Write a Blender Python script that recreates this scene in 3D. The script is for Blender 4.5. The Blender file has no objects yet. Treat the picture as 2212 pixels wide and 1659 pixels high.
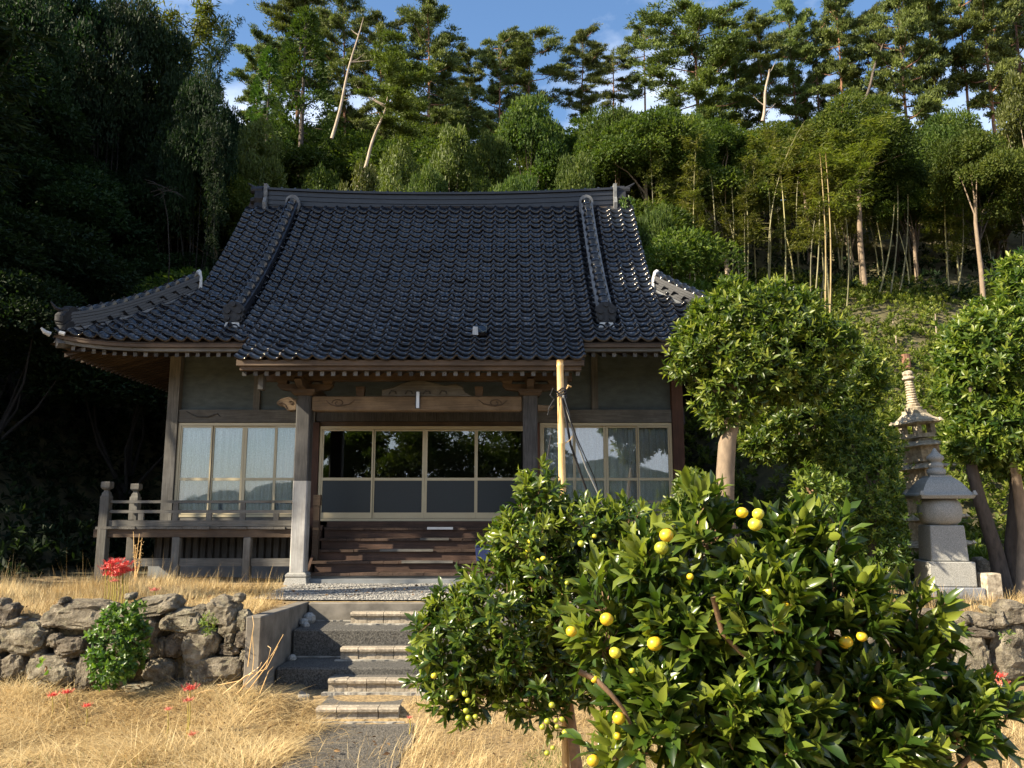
import bpy, math, random
import numpy as np
from mathutils import Vector, Matrix, noise as mn
random.seed(7); np.random.seed(7)
RNG = np.random.default_rng(11)
R_ = math.radians
scene = bpy.context.scene
COL = scene.collection

# ------------------------------------------------------------------ camera, sky, sun, exposure
F_PX, W_PX, H_PX = 1735.0, 2211.0, 1659.0          # the photograph measured at 2211 px wide
PITCH = math.atan((1101 - 829.5) / F_PX)
EYE = 2.13
cam_d = bpy.data.cameras.new('camera'); cam = bpy.data.objects.new('camera', cam_d); COL.objects.link(cam)
cam_d.sensor_width = 36; cam_d.lens = 36 * F_PX / W_PX
cam_d.clip_start = .05; cam_d.clip_end = 2000
cam.location = (0, 0, EYE); cam.rotation_euler = (R_(90) + PITCH, 0, 0)
scene.camera = cam

SUN_EL, SUN_PHI = R_(34), R_(24)                     # height; swing from due left towards the camera side
to_sun = Vector((-math.cos(SUN_PHI) * math.cos(SUN_EL), -math.sin(SUN_PHI) * math.cos(SUN_EL), math.sin(SUN_EL)))
sd = bpy.data.lights.new('sun', 'SUN'); sd.energy = 5.0; sd.angle = R_(.53); sd.color = (1, .87, .66)
so = bpy.data.objects.new('sun', sd); COL.objects.link(so)
so.rotation_euler = to_sun.to_track_quat('Z', 'Y').to_euler(); so.location = (-30, -10, 40)

world = bpy.data.worlds.new('World'); scene.world = world; world.use_nodes = True
wn, wl = world.node_tree.nodes, world.node_tree.links; wn.clear()
sky = wn.new('ShaderNodeTexSky'); sky.sky_type = 'NISHITA'; sky.sun_disc = False
sky.sun_elevation = SUN_EL; sky.sun_rotation = math.atan2(to_sun.x, to_sun.y); sky.air_density = 1.1; sky.dust_density = .6; sky.ozone_density = 3.0
SKY_K = .050
tc = wn.new('ShaderNodeTexCoord'); mp = wn.new('ShaderNodeMapping'); mp.inputs['Scale'].default_value = (2.2, 2.2, 4.2); mp.inputs['Location'].default_value = (.35, .9, .1)
n1 = wn.new('ShaderNodeTexNoise'); n1.inputs['Scale'].default_value = 1.5; n1.inputs['Detail'].default_value = 9; n1.inputs['Roughness'].default_value = .55
cr = wn.new('ShaderNodeValToRGB'); cr.color_ramp.elements[0].position = .51; cr.color_ramp.elements[1].position = .86
cr.color_ramp.elements[0].color = (0, 0, 0, 1); cr.color_ramp.elements[1].color = (1, 1, 1, 1)
mixc = wn.new('ShaderNodeMix'); mixc.data_type = 'RGBA'; mixc.inputs[7].default_value = (13.5, 14.2, 15.5, 1)
bg = wn.new('ShaderNodeBackground'); bg.inputs['Strength'].default_value = SKY_K
wo = wn.new('ShaderNodeOutputWorld')
wl.new(tc.outputs['Generated'], mp.inputs['Vector']); wl.new(mp.outputs['Vector'], n1.inputs['Vector'])
sx = wn.new('ShaderNodeSeparateXYZ'); wl.new(tc.outputs['Generated'], sx.inputs[0])      # cumulus thickens towards the horizon all round
hm = wn.new('ShaderNodeMapRange'); hm.inputs['From Min'].default_value = .0; hm.inputs['From Max'].default_value = .52; hm.inputs['To Min'].default_value = .32; hm.inputs['To Max'].default_value = 0
ha = wn.new('ShaderNodeMath'); ha.operation = 'ADD'; wl.new(sx.outputs['Z'], hm.inputs['Value']); wl.new(hm.outputs['Result'], ha.inputs[0]); wl.new(n1.outputs['Fac'], ha.inputs[1])
wl.new(ha.outputs[0], cr.inputs['Fac']); wl.new(cr.outputs['Color'], mixc.inputs['Factor'])
hs = wn.new('ShaderNodeHueSaturation'); hs.inputs['Saturation'].default_value = 1.08; hs.inputs['Value'].default_value = 1.65
wl.new(sky.outputs['Color'], hs.inputs['Color']); wl.new(hs.outputs['Color'], mixc.inputs[6]); wl.new(mixc.outputs[2], bg.inputs['Color']); wl.new(bg.outputs['Background'], wo.inputs['Surface'])

vs = scene.view_settings; scene.display_settings.display_device = 'sRGB'
vs.view_transform = 'Standard'; vs.look = 'None'; vs.exposure = 1.5; vs.gamma = 1.0; vs.use_curve_mapping = False
scene.render.engine = 'CYCLES'
cy = scene.cycles; cy.max_bounces = 6; cy.diffuse_bounces = 3; cy.glossy_bounces = 3; cy.transmission_bounces = 4; cy.transparent_max_bounces = 12
cy.caustics_reflective = False; cy.caustics_refractive = False; cy.use_denoising = True

# ------------------------------------------------------------------ measuring: a point of the photograph at a known distance
def ray(px, py):
    u = (px - 1105.5) / F_PX; v = (829.5 - py) / F_PX
    return u, math.cos(PITCH) - v * math.sin(PITCH), math.sin(PITCH) + v * math.cos(PITCH)
def at(px, py, Y):
    u, y, z = ray(px, py); t = Y / y
    return Vector((u * t, Y, EYE + z * t))

# ------------------------------------------------------------------ materials
def _nt(name):
    m = bpy.data.materials.new(name); m.use_nodes = True
    return m, m.node_tree.nodes, m.node_tree.links, m.node_tree.nodes['Principled BSDF']
def _ramp(n, stops):
    r = n.new('ShaderNodeValToRGB'); e = r.color_ramp.elements
    while len(e) < len(stops): e.new(.5)
    for k, (p, c) in zip(e, stops): k.position = p; k.color = (*c, 1)
    return r
def _noise(n, l, scale, detail=6, rough=.6, vec=None, stretch=(1, 1, 1)):
    t = n.new('ShaderNodeTexCoord'); m = n.new('ShaderNodeMapping'); m.inputs['Scale'].default_value = stretch
    l.new(t.outputs['Object'], m.inputs['Vector'])
    x = n.new('ShaderNodeTexNoise'); x.inputs['Scale'].default_value = scale; x.inputs['Detail'].default_value = detail; x.inputs['Roughness'].default_value = rough
    l.new(m.outputs['Vector'], x.inputs['Vector']); return x
def _bump(n, l, b, src, strength, dist=.01):
    k = n.new('ShaderNodeBump'); k.inputs['Strength'].default_value = strength; k.inputs['Distance'].default_value = dist
    l.new(src, k.inputs['Height']); l.new(k.outputs['Normal'], b.inputs['Normal']); return k
def _objvar(n, l, col_out, amt, hue=0.0):
    """a little brightness (and hue) of its own for each object"""
    oi = n.new('ShaderNodeObjectInfo'); h = n.new('ShaderNodeHueSaturation')
    mr = n.new('ShaderNodeMapRange'); mr.inputs['To Min'].default_value = 1 - amt; mr.inputs['To Max'].default_value = 1 + amt
    l.new(oi.outputs['Random'], mr.inputs['Value']); l.new(mr.outputs['Result'], h.inputs['Value'])
    if hue:
        m2 = n.new('ShaderNodeMapRange'); m2.inputs['To Min'].default_value = .5 - hue; m2.inputs['To Max'].default_value = .5 + hue
        l.new(oi.outputs['Random'], m2.inputs['Value']); l.new(m2.outputs['Result'], h.inputs['Hue'])
    l.new(col_out, h.inputs['Color']); return h.outputs['Color']
def plain(name, c, rough=.7, scale=8, var=.25, bump=.2, dist=.01, ov=.0, metal=0, spec=.5, c2=None, stretch=(1, 1, 1), detail=7):
    m, n, l, b = _nt(name)
    x = _noise(n, l, scale, detail, .65, stretch=stretch)
    lo = tuple(v * (1 - var) for v in c); hi = tuple(min(1, v * (1 + var)) for v in (c2 or c))
    r = _ramp(n, [(.32, lo), (.68, hi)]); l.new(x.outputs['Fac'], r.inputs['Fac'])
    out = r.outputs['Color']
    if ov: out = _objvar(n, l, out, ov)
    l.new(out, b.inputs['Base Color']); b.inputs['Roughness'].default_value = rough; b.inputs['Metallic'].default_value = metal
    b.inputs['Specular IOR Level'].default_value = spec
    if bump: _bump(n, l, b, x.outputs['Fac'], bump, dist)
    return m
def wood(name, c1, c2, axis, rough=.75, ov=.12, streak=(.03, .03, .03)):
    """grain runs along axis; two tones and grey weathering blotches"""
    m, n, l, b = _nt(name)
    st = {'x': (1.2, 22, 22), 'y': (22, 1.2, 22), 'z': (22, 22, 1.2)}[axis]
    g = _noise(n, l, 2.2, 8, .7, stretch=st); w = _noise(n, l, 1.6, 5, .6, stretch=(1, 1, 1))
    r = _ramp(n, [(.3, c1), (.52, tuple((a + d) / 2 for a, d in zip(c1, c2))), (.72, c2)]); l.new(g.outputs['Fac'], r.inputs['Fac'])
    r2 = _ramp(n, [(.42, (.55, .55, .55)), (.66, (1.12, 1.12, 1.12))]); l.new(w.outputs['Fac'], r2.inputs['Fac'])
    mx = n.new('ShaderNodeMix'); mx.data_type = 'RGBA'; mx.blend_type = 'MULTIPLY'; mx.inputs['Factor'].default_value = .8
    l.new(r.outputs['Color'], mx.inputs[6]); l.new(r2.outputs['Color'], mx.inputs[7])
    out = mx.outputs[2]
    if ov: out = _objvar(n, l, out, ov)
    l.new(out, b.inputs['Base Color']); b.inputs['Roughness'].default_value = rough; b.inputs['Specular IOR Level'].default_value = .3
    _bump(n, l, b, g.outputs['Fac'], .5, .006); return m
def leafmat(name, dark, mid, light, rough=.42, trans=.28, ov=.18, hue=.015, spec=.5, tw=(1.5, 1.6, .7)):
    """leaf tone comes from each leaf's own 'tone' value"""
    m, n, l, b = _nt(name)
    a = n.new('ShaderNodeAttribute'); a.attribute_name = 'tone'
    r = _ramp(n, [(0.0, dark), (.5, mid), (1.0, light)]); l.new(a.outputs['Fac'], r.inputs['Fac'])
    out = _objvar(n, l, r.outputs['Color'], ov, hue)
    l.new(out, b.inputs['Base Color']); b.inputs['Roughness'].default_value = rough; b.inputs['Specular IOR Level'].default_value = spec
    tr = n.new('ShaderNodeBsdfTranslucent'); mul = n.new('ShaderNodeMix'); mul.data_type = 'RGBA'; mul.blend_type = 'MULTIPLY'; mul.inputs['Factor'].default_value = 1
    mul.inputs[7].default_value = (*tw, 1); l.new(out, mul.inputs[6]); l.new(mul.outputs[2], tr.inputs['Color'])
    ms = n.new('ShaderNodeMixShader'); ms.inputs['Fac'].default_value = trans
    l.new(b.outputs[0], ms.inputs[1]); l.new(tr.outputs[0], ms.inputs[2]); l.new(ms.outputs[0], n['Material Output'].inputs['Surface'])
    return m
def leafmat_single(name, dark, mid, light, rough=.35, trans=.25, spec=.5):
    """the same leaf when each one is an object: tone from the object's own random value"""
    m = leafmat(name, dark, mid, light, rough, trans, 0.0, 0, spec)
    n, l = m.node_tree.nodes, m.node_tree.links
    oi = n.new('ShaderNodeObjectInfo'); rr = [x for x in n if x.type == 'VALTORGB'][0]
    l.new(oi.outputs['Random'], rr.inputs['Fac']); return m

M = {}
M['wood_grey_x'] = wood('weathered grey wood, grain across', (.085, .078, .068), (.20, .19, .168), 'x')
M['wood_grey_y'] = wood('weathered grey wood, grain in depth', (.09, .082, .07), (.21, .195, .17), 'y', ov=.25)
M['wood_grey_z'] = wood('weathered grey wood, grain upright', (.085, .078, .068), (.20, .19, .168), 'z')
M['wood_dark_z'] = wood('blackened wood, grain upright', (.028, .027, .027), (.11, .105, .10), 'z')
M['wood_pale_z'] = wood('pale silvery wood, grain upright', (.26, .25, .235), (.42, .41, .39), 'z')
M['wood_brown_x'] = wood('brown wood, grain across', (.062, .042, .028), (.125, .085, .055), 'x')
M['wood_tan_x'] = wood('tan beam wood, grain across', (.13, .088, .052), (.25, .175, .105), 'x')
M['wood_red_x'] = wood('red-brown stair wood, grain across', (.042, .024, .017), (.11, .062, .042), 'x')
M['wood_red_y'] = wood('red-brown stair wood, grain in depth', (.045, .028, .020), (.105, .066, .046), 'y', ov=.07)
M['wood_red_z'] = wood('red-brown wood, grain upright', (.055, .026, .018), (.12, .06, .038), 'z')
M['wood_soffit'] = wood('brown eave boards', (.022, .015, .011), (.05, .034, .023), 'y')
M['wood_rafter'] = wood('brown rafter wood', (.035, .023, .016), (.08, .055, .038), 'y', ov=.3)
M['rafter_end'] = plain('weathered white rafter ends', (.075, .073, .070), .8, 20, .5, .2, ov=.8)
M['plaster'] = plain('grey-green plaster', (.076, .094, .096), .9, 5, .22, .15, stretch=(1, 1, 2.5))
M['plaster_white'] = plain('white lime plaster', (.42, .42, .41), .9, 9, .25, .3)
M['plaster_worn'] = plain('worn grey plaster', (.15, .155, .16), .85, 9, .45, .3)
M['sash'] = plain('champagne aluminium sash', (.42, .36, .235), .42, 3, .06, .0, metal=.15)
M['curtain'] = plain('white lace curtain', (.80, .82, .86), .9, 45, .16, .25, .01, detail=3)
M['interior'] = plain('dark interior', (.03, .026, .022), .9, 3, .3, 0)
M['frosted'] = plain('grey frosted glass', (.022, .029, .033), .42, 60, .1, .1, .002, spec=.3)
M['concrete'] = plain('weathered concrete', (.145, .130, .108), .9, 4, .4, .4, .012)
M['concrete_blue'] = plain('blue-grey footing concrete', (.17, .18, .185), .9, 3, .25, .3)  # the footing concrete's own blue-grey
M['concrete_dark'] = plain('dark exposed-aggregate concrete', (.038, .036, .032), .93, 60, .75, 1.0, .02, c2=(.085, .08, .07), detail=9)
M['asphalt'] = plain('dark pebbly path', (.058, .052, .044), .93, 70, .7, 1.0, .02, c2=(.125, .112, .092), detail=9)
M['mortar'] = plain('pale mortar', (.24, .225, .195), .92, 7, .6, .5)
M['brick'] = plain('tan grey kerb brick', (.25, .205, .15), .9, 28, .35, .6, .01, ov=.14, c2=(.31, .265, .20))
M['granite'] = plain('grey granite', (.26, .255, .235), .75, 90, .45, .25, .004, detail=4)
M['granite_blue'] = plain('blue-grey granite', (.17, .18, .20), .7, 80, .3, .2, .004, detail=4)
M['old_stone'] = plain('old tan lichen stone', (.33, .265, .185), .9, 14, .45, .7, .02, c2=(.40, .345, .255))
M['iron'] = plain('dark metal', (.05, .05, .055), .45, 5, .2, .1, metal=.8)
M['steel'] = plain('pale metal strip', (.55, .56, .58), .4, 5, .1, 0, metal=.6)
M['blue_plastic'] = plain('dark blue plastic', (.012, .022, .075), .4, 5, .15, 0)
M['rope_black'] = plain('black rope', (.02, .02, .022), .8, 60, .3, .3)
M['rope_grey'] = plain('grey cord', (.28, .29, .29), .6, 60, .2, .3)
M['bamboo_pole'] = plain('dry yellow bamboo', (.56, .34, .125), .42, 7, .22, .1, stretch=(8, 8, 1), c2=(.62, .42, .19))
M['soil'] = plain('bare brown soil', (.12, .078, .05), .95, 9, .4, .6, .03)
M['trunk_pale'] = plain('smooth pale bark', (.21, .155, .105), .85, 14, .3, .5, .01, stretch=(1, 1, .4))
M['trunk_dark'] = plain('dark bark', (.075, .058, .045), .9, 16, .45, .9, .02, stretch=(1, 1, .3), ov=.2)
M['trunk_pine'] = plain('red pine bark', (.20, .10, .06), .9, 9, .45, .9, .03, stretch=(1, 1, .4), ov=.3)
M['trunk_grey'] = plain('pale grey dead wood', (.34, .27, .20), .85, 10, .35, .6, .01, stretch=(1, 1, .25))
M['culm'] = plain('green-bamboo culm coloured as sunlit', (.13, .12, .04), .5, 3, .35, .0, ov=.5, c2=(.19, .17, .07))
M['bark_shade'] = plain('bark darkened for shade', (.018, .015, .012), .95, 12, .4, .5)  # near-black bark colour carries the shade of the dark trees
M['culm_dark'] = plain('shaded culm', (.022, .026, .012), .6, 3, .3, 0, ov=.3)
M['culm_lit'] = plain('bamboo culm coloured as sunlit', (.22, .155, .05), .5, 3, .3, 0, c2=(.28, .21, .08))  # lit copy of the culm: gold sunlight put into the colour
M['twig'] = plain('citrus twig bark', (.20, .12, .065), .8, 20, .3, .3)
M['stem_green'] = plain('flower stem', (.24, .22, .045), .6, 6, .3, 0, c2=(.36, .27, .05))
M['lily'] = plain('red spider lily petals', (.60, .06, .045), .5, 12, .25, 0, ov=.15)
M['lily_pale'] = plain('faded pink lily petals', (.62, .17, .12), .5, 12, .25, 0, ov=.15)

def tile_mat():
    m, n, l, b = _nt('black glazed roof tile')
    x = _noise(n, l, 3.2, 6, .65); y = _noise(n, l, 30, 4, .6)
    r = _ramp(n, [(.35, (.006, .008, .012)), (.6, (.012, .014, .019)), (.82, (.030, .031, .033))]); l.new(x.outputs['Fac'], r.inputs['Fac'])
    l.new(_objvar(n, l, r.outputs['Color'], .45), b.inputs['Base Color'])
    rr = n.new('ShaderNodeMapRange'); rr.inputs['From Min'].default_value = .3; rr.inputs['From Max'].default_value = .7; rr.inputs['To Min'].default_value = .07; rr.inputs['To Max'].default_value = .22
    l.new(x.outputs['Fac'], rr.inputs['Value']); l.new(rr.outputs['Result'], b.inputs['Roughness'])
    b.inputs['Specular IOR Level'].default_value = .6; b.inputs['IOR'].default_value = 1.5; b.inputs['Specular Tint'].default_value = (1, .88, .74, 1)
    _bump(n, l, b, y.outputs['Fac'], .12, .003); return m
M['tile'] = tile_mat()
M['oni'] = plain('matt black end tile', (.014, .015, .018), .6, 14, .5, .5, .01, spec=.35)
def noshi_mat():
    m, n, l, b = _nt('weathered ridge tile')
    x = _noise(n, l, 5, 7, .7, stretch=(.5, .5, 6)); 
    r = _ramp(n, [(.45, (.008, .009, .013)), (.66, (.018, .020, .026)), (.76, (.15, .16, .18))]); l.new(x.outputs['Fac'], r.inputs['Fac'])
    l.new(r.outputs['Color'], b.inputs['Base Color']); b.inputs['Roughness'].default_value = .42
    _bump(n, l, b, x.outputs['Fac'], .3, .006); return m
M['noshi'] = noshi_mat()
def rock_mat():
    m, n, l, b = _nt('rough field stone')
    a = _noise(n, l, 7.5, 9, .68); g = _noise(n, l, 34, 8, .7); li = _noise(n, l, 13, 7, .75); ge = n.new('ShaderNodeNewGeometry')
    for x in (a, g, li): l.new(ge.outputs['Position'], x.inputs['Vector'])
    r = _ramp(n, [(.30, (.055, .046, .035)), (.47, (.17, .145, .108)), (.62, (.29, .25, .19)), (.77, (.46, .42, .335))]); l.new(a.outputs['Fac'], r.inputs['Fac'])
    k = _ramp(n, [(.54, (0, 0, 0)), (.66, (1, 1, 1))]); l.new(li.outputs['Fac'], k.inputs['Fac'])
    mx = n.new('ShaderNodeMix'); mx.data_type = 'RGBA'; mx.inputs[7].default_value = (.36, .335, .22, 1)
    sc = n.new('ShaderNodeMath'); sc.operation = 'MULTIPLY'; sc.inputs[1].default_value = .6; l.new(k.outputs['Color'], sc.inputs[0]); l.new(sc.outputs[0], mx.inputs['Factor'])
    l.new(r.outputs['Color'], mx.inputs[6]); l.new(_objvar(n, l, mx.outputs[2], .25, .012), b.inputs['Base Color']); b.inputs['Roughness'].default_value = .92
    b.inputs['Specular IOR Level'].default_value = .25
    ad = n.new('ShaderNodeMath'); ad.operation = 'ADD'; l.new(a.outputs['Fac'], ad.inputs[0]); l.new(g.outputs['Fac'], ad.inputs[1])
    _bump(n, l, b, ad.outputs[0], 1.0, .06); return m
M['rock'] = rock_mat()
def gravel_mat():
    m, n, l, b = _nt('pale gravel')
    t = n.new('ShaderNodeTexCoord'); v = n.new('ShaderNodeTexVoronoi'); v.inputs['Scale'].default_value = 34; l.new(t.outputs['Object'], v.inputs['Vector'])
    r = _ramp(n, [(0, (.17, .165, .155)), (.5, (.29, .28, .26)), (1, (.44, .42, .38))]); sep = n.new('ShaderNodeSeparateColor'); l.new(v.outputs['Color'], sep.inputs[0]); l.new(sep.outputs[0], r.inputs['Fac'])
    l.new(r.outputs['Color'], b.inputs['Base Color']); b.inputs['Roughness'].default_value = .9
    inv = n.new('ShaderNodeMath'); inv.operation = 'SUBTRACT'; inv.inputs[0].default_value = 1; l.new(v.outputs['Distance'], inv.inputs[1]); _bump(n, l, b, inv.outputs[0], 1, .03); return m
M['gravel'] = gravel_mat()
def glass_mat():
    m, n, l, b = _nt('window glass'); n.remove(b)
    t = n.new('ShaderNodeBsdfTransparent'); t.inputs['Color'].default_value = (.86, .90, .90, 1)
    g = n.new('ShaderNodeBsdfGlossy'); g.inputs['Roughness'].default_value = .0; g.inputs['Color'].default_value = (.95, .97, 1, 1)
    f = n.new('ShaderNodeFresnel'); f.inputs['IOR'].default_value = 1.9
    x = n.new('ShaderNodeTexNoise'); x.inputs['Scale'].default_value = 1.1; k = n.new('ShaderNodeBump'); k.inputs['Strength'].default_value = .05; k.inputs['Distance'].default_value = .02
    l.new(x.outputs['Fac'], k.inputs['Height']); l.new(k.outputs['Normal'], g.inputs['Normal'])
    ms = n.new('ShaderNodeMixShader'); l.new(f.outputs[0], ms.inputs['Fac']); l.new(t.outputs[0], ms.inputs[1]); l.new(g.outputs[0], ms.inputs[2])
    l.new(ms.outputs[0], n['Material Output'].inputs['Surface']); return m
M['glass'] = glass_mat()
def straw_mat(name, c1, c2, c3):
    m = leafmat(name, c1, c2, c3, rough=.6, trans=.22, ov=0, hue=0, spec=.3, tw=(1.1, 1.0, .8)); return m
M['straw'] = straw_mat('dry straw-coloured grass', (.22, .145, .06), (.50, .365, .17), (.74, .60, .33))
M['litter'] = leafmat('fallen leaves', (.06, .035, .018), (.13, .075, .035), (.22, .14, .06), rough=.8, trans=.1, spec=.2, tw=(1, 1, 1))
M['ground'] = plain('dry thatch ground', (.15, .105, .052), .95, 26, .5, .6, .02, c2=(.27, .19, .09), detail=9)
M['forest_floor'] = plain('leaf-strewn forest floor', (.050, .042, .022), .95, 3, .5, .6, .05, c2=(.085, .075, .03))
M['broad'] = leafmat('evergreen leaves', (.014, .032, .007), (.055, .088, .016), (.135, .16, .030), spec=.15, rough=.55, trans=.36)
M['broad_light'] = leafmat('light olive leaves', (.03, .048, .010), (.085, .11, .020), (.165, .18, .035), spec=.3, rough=.5, trans=.35)
M['deep'] = leafmat('leaves darkened for shade', (.006, .014, .006), (.014, .030, .010), (.030, .050, .014), spec=.15, rough=.6)  # darkened leaf colour: the shade in the woods is put into it
M['pine'] = leafmat('pine needles', (.028, .046, .012), (.09, .115, .023), (.17, .195, .038), rough=.55, trans=.25, spec=.25)
M['cedar'] = leafmat('cedar foliage', (.020, .046, .010), (.055, .098, .016), (.105, .15, .026), rough=.6, trans=.25, spec=.2)
M['bamboo'] = leafmat('bamboo leaves', (.04, .058, .010), (.105, .12, .020), (.20, .185, .040), trans=.42, spec=.25, rough=.5)
M['shrub'] = leafmat('bright shrub leaves', (.03, .066, .010), (.085, .145, .020), (.18, .23, .040), trans=.36, ov=.08)
M['glossy'] = leafmat('glossy garden-tree leaves', (.020, .048, .008), (.088, .136, .019), (.235, .265, .045), rough=.4, trans=.38, spec=.4, ov=.06, hue=.006)
M['cover'] = leafmat('ground-cover leaves', (.03, .058, .010), (.085, .125, .020), (.17, .19, .036), trans=.36, spec=.25)
CIT = ((.015, .038, .006), (.058, .10, .014), (.175, .21, .028))
M['citrus'] = leafmat('citrus leaves', *CIT, rough=.3, trans=.3, ov=0, hue=0)
M['citrus_single'] = leafmat_single('citrus leaf', *CIT, rough=.3, trans=.3)
M['fruit_orange'] = plain('ripe mandarin peel', (.64, .33, .012), .42, 1.6, .12, .0, .003, c2=(.50, .44, .025))
M['fruit_yellow'] = plain('half-ripe mandarin peel', (.52, .44, .03), .4, 4, .3, .3, .002, c2=(.50, .46, .04))
M['fruit_green'] = plain('green mandarin peel', (.22, .27, .03), .4, 4, .35, .3, .002, c2=(.33, .34, .03))
# ------------------------------------------------------------------ scene-building helpers
def tag(o, label=None, cat=None, group=None, kind=None):
    if label: o['label'] = label
    if cat: o['category'] = cat
    if group: o['group'] = group
    if kind: o['kind'] = kind
    return o
def empty(name, loc, label=None, cat=None, group=None, parent=None, kind=None):
    o = bpy.data.objects.new(name, None); COL.objects.link(o); o.location = loc; o.empty_display_size = .2
    if parent: adopt(o, parent)
    return tag(o, label, cat, group, kind)
def wloc(o):
    m = o.matrix_basis.copy(); p = o
    while p.parent:
        m = p.parent.matrix_basis @ p.matrix_parent_inverse @ m if False else p.matrix_parent_inverse @ m
        m = p.parent.matrix_basis @ m; p = p.parent
    return m
def adopt(o, parent):
    """parent without moving: geometry keeps its place in the world"""
    o.parent = parent; o.matrix_parent_inverse = wloc(parent).inverted()
    return o
def link(name, me, mat=None, parent=None, smooth=False):
    if mat is not None and not me.materials: me.materials.append(mat)
    if smooth: me.polygons.foreach_set('use_smooth', [True] * len(me.polygons))
    o = bpy.data.objects.new(name, me); COL.objects.link(o)
    if parent: adopt(o, parent)
    return o
def inst(name, me, mtx, parent, label=None):
    o = bpy.data.objects.new(name, me); COL.objects.link(o); o.matrix_basis = mtx
    adopt(o, parent)
    if label: o['label'] = label
    return o

class MB:
    """collects simple solids into one mesh"""
    def __init__(s): s.v = []; s.f = []
    def add(s, vs, fs):
        k = len(s.v); s.v += [tuple(p) for p in vs]; s.f += [tuple(i + k for i in f) for f in fs]; return s
    def box(s, x0, x1, y0, y1, z0, z1):
        return s.add([(x0, y0, z0), (x1, y0, z0), (x1, y1, z0), (x0, y1, z0), (x0, y0, z1), (x1, y0, z1), (x1, y1, z1), (x0, y1, z1)],
                     [(0, 3, 2, 1), (4, 5, 6, 7), (0, 1, 5, 4), (1, 2, 6, 5), (2, 3, 7, 6), (3, 0, 4, 7)])
    def frustum(s, cx, cy, z0, z1, a0, a1, b0=None, b1=None, rot=0):
        b0 = a0 if b0 is None else b0; b1 = a1 if b1 is None else b1
        c, n = math.cos(rot), math.sin(rot); vs = []
        for z, a, b in ((z0, a0, b0), (z1, a1, b1)):
            for sx, sy in ((-1, -1), (1, -1), (1, 1), (-1, 1)):
                x, y = sx * a, sy * b; vs.append((cx + x * c - y * n, cy + x * n + y * c, z))
        return s.add(vs, [(0, 3, 2, 1), (4, 5, 6, 7), (0, 1, 5, 4), (1, 2, 6, 5), (2, 3, 7, 6), (3, 0, 4, 7)])
    def prism(s, poly, axis, a, b):
        """poly: 2-D outline; axis x: (y,z) outline run from x=a to b; axis y: (x,z); axis z: (x,y)"""
        n = len(poly)
        P = {'x': lambda p, t: (t, p[0], p[1]), 'y': lambda p, t: (p[0], t, p[1]), 'z': lambda p, t: (p[0], p[1], t)}[axis]
        vs = [P(p, a) for p in poly] + [P(p, b) for p in poly]
        fs = [tuple(range(n))[::-1], tuple(range(n, 2 * n))] + [(i, (i + 1) % n, n + (i + 1) % n, n + i) for i in range(n)]
        return s.add(vs, fs)
    def tube(s, pts, rad, n=8, cap=True):
        pts = [Vector(p) for p in pts]; rad = rad if hasattr(rad, '__len__') else [rad] * len(pts)
        vs = []; up = Vector((0.31, .17, .93)).normalized()
        for i, p in enumerate(pts):
            d = (pts[min(i + 1, len(pts) - 1)] - pts[max(i - 1, 0)]).normalized()
            a = d.cross(up)
            if a.length < .05: a = d.cross(Vector((1, 0, 0)))
            a.normalize(); b = d.cross(a)
            for k in range(n):
                t = 2 * math.pi * k / n; vs.append(p + (a * math.cos(t) + b * math.sin(t)) * rad[i])
        fs = [(i * n + k, i * n + (k + 1) % n, (i + 1) * n + (k + 1) % n, (i + 1) * n + k) for i in range(len(pts) - 1) for k in range(n)]
        if cap: fs += [tuple(range(n)), tuple(range((len(pts) - 1) * n, len(pts) * n))[::-1]]
        return s.add(vs, fs)
    def lathe(s, cx, cy, prof, n=20, rot=0, sq=False):
        vs = []; fs = []
        for r, z in prof:
            for k in range(n):
                t = 2 * math.pi * k / n + rot
                vs.append((cx + r * math.cos(t), cy + r * math.sin(t), z))
        for i in range(len(prof) - 1):
            fs += [(i * n + k, i * n + (k + 1) % n, (i + 1) * n + (k + 1) % n, (i + 1) * n + k) for k in range(n)]
        fs += [tuple(range(n))[::-1], tuple(range((len(prof) - 1) * n, len(prof) * n))]
        return s.add(vs, fs)
    def sweep(s, pts, side, w, h, z0=0.0):
        """rectangular bar along pts: half-width w along side, from z0 to z0+h"""
        side = Vector(side).normalized(); vs = []
        for p in pts:
            p = Vector(p)
            vs += [p - side * w + Vector((0, 0, z0)), p + side * w + Vector((0, 0, z0)), p + side * w + Vector((0, 0, z0 + h)), p - side * w + Vector((0, 0, z0 + h))]
        n = len(pts); fs = [(3, 2, 1, 0), ((n - 1) * 4, (n - 1) * 4 + 1, (n - 1) * 4 + 2, (n - 1) * 4 + 3)]
        for i in range(n - 1):
            for k in range(4): fs.append((i * 4 + k, i * 4 + (k + 1) % 4, (i + 1) * 4 + (k + 1) % 4, (i + 1) * 4 + k))
        return s.add(vs, fs)
    def mesh(s, name='m'):
        me = bpy.data.meshes.new(name); me.from_pydata(s.v, [], s.f); me.update(); return me
    def build(s, name, mat, parent=None, smooth=False, bevel=0, kind=None, label=None):
        o = link(name, s.mesh(name), mat, parent, smooth)
        if bevel:
            b = o.modifiers.new('bevel', 'BEVEL'); b.width = bevel; b.segments = 1; b.limit_method = 'ANGLE'
        if kind: o['kind'] = kind
        if label: o['label'] = label
        return o

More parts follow.
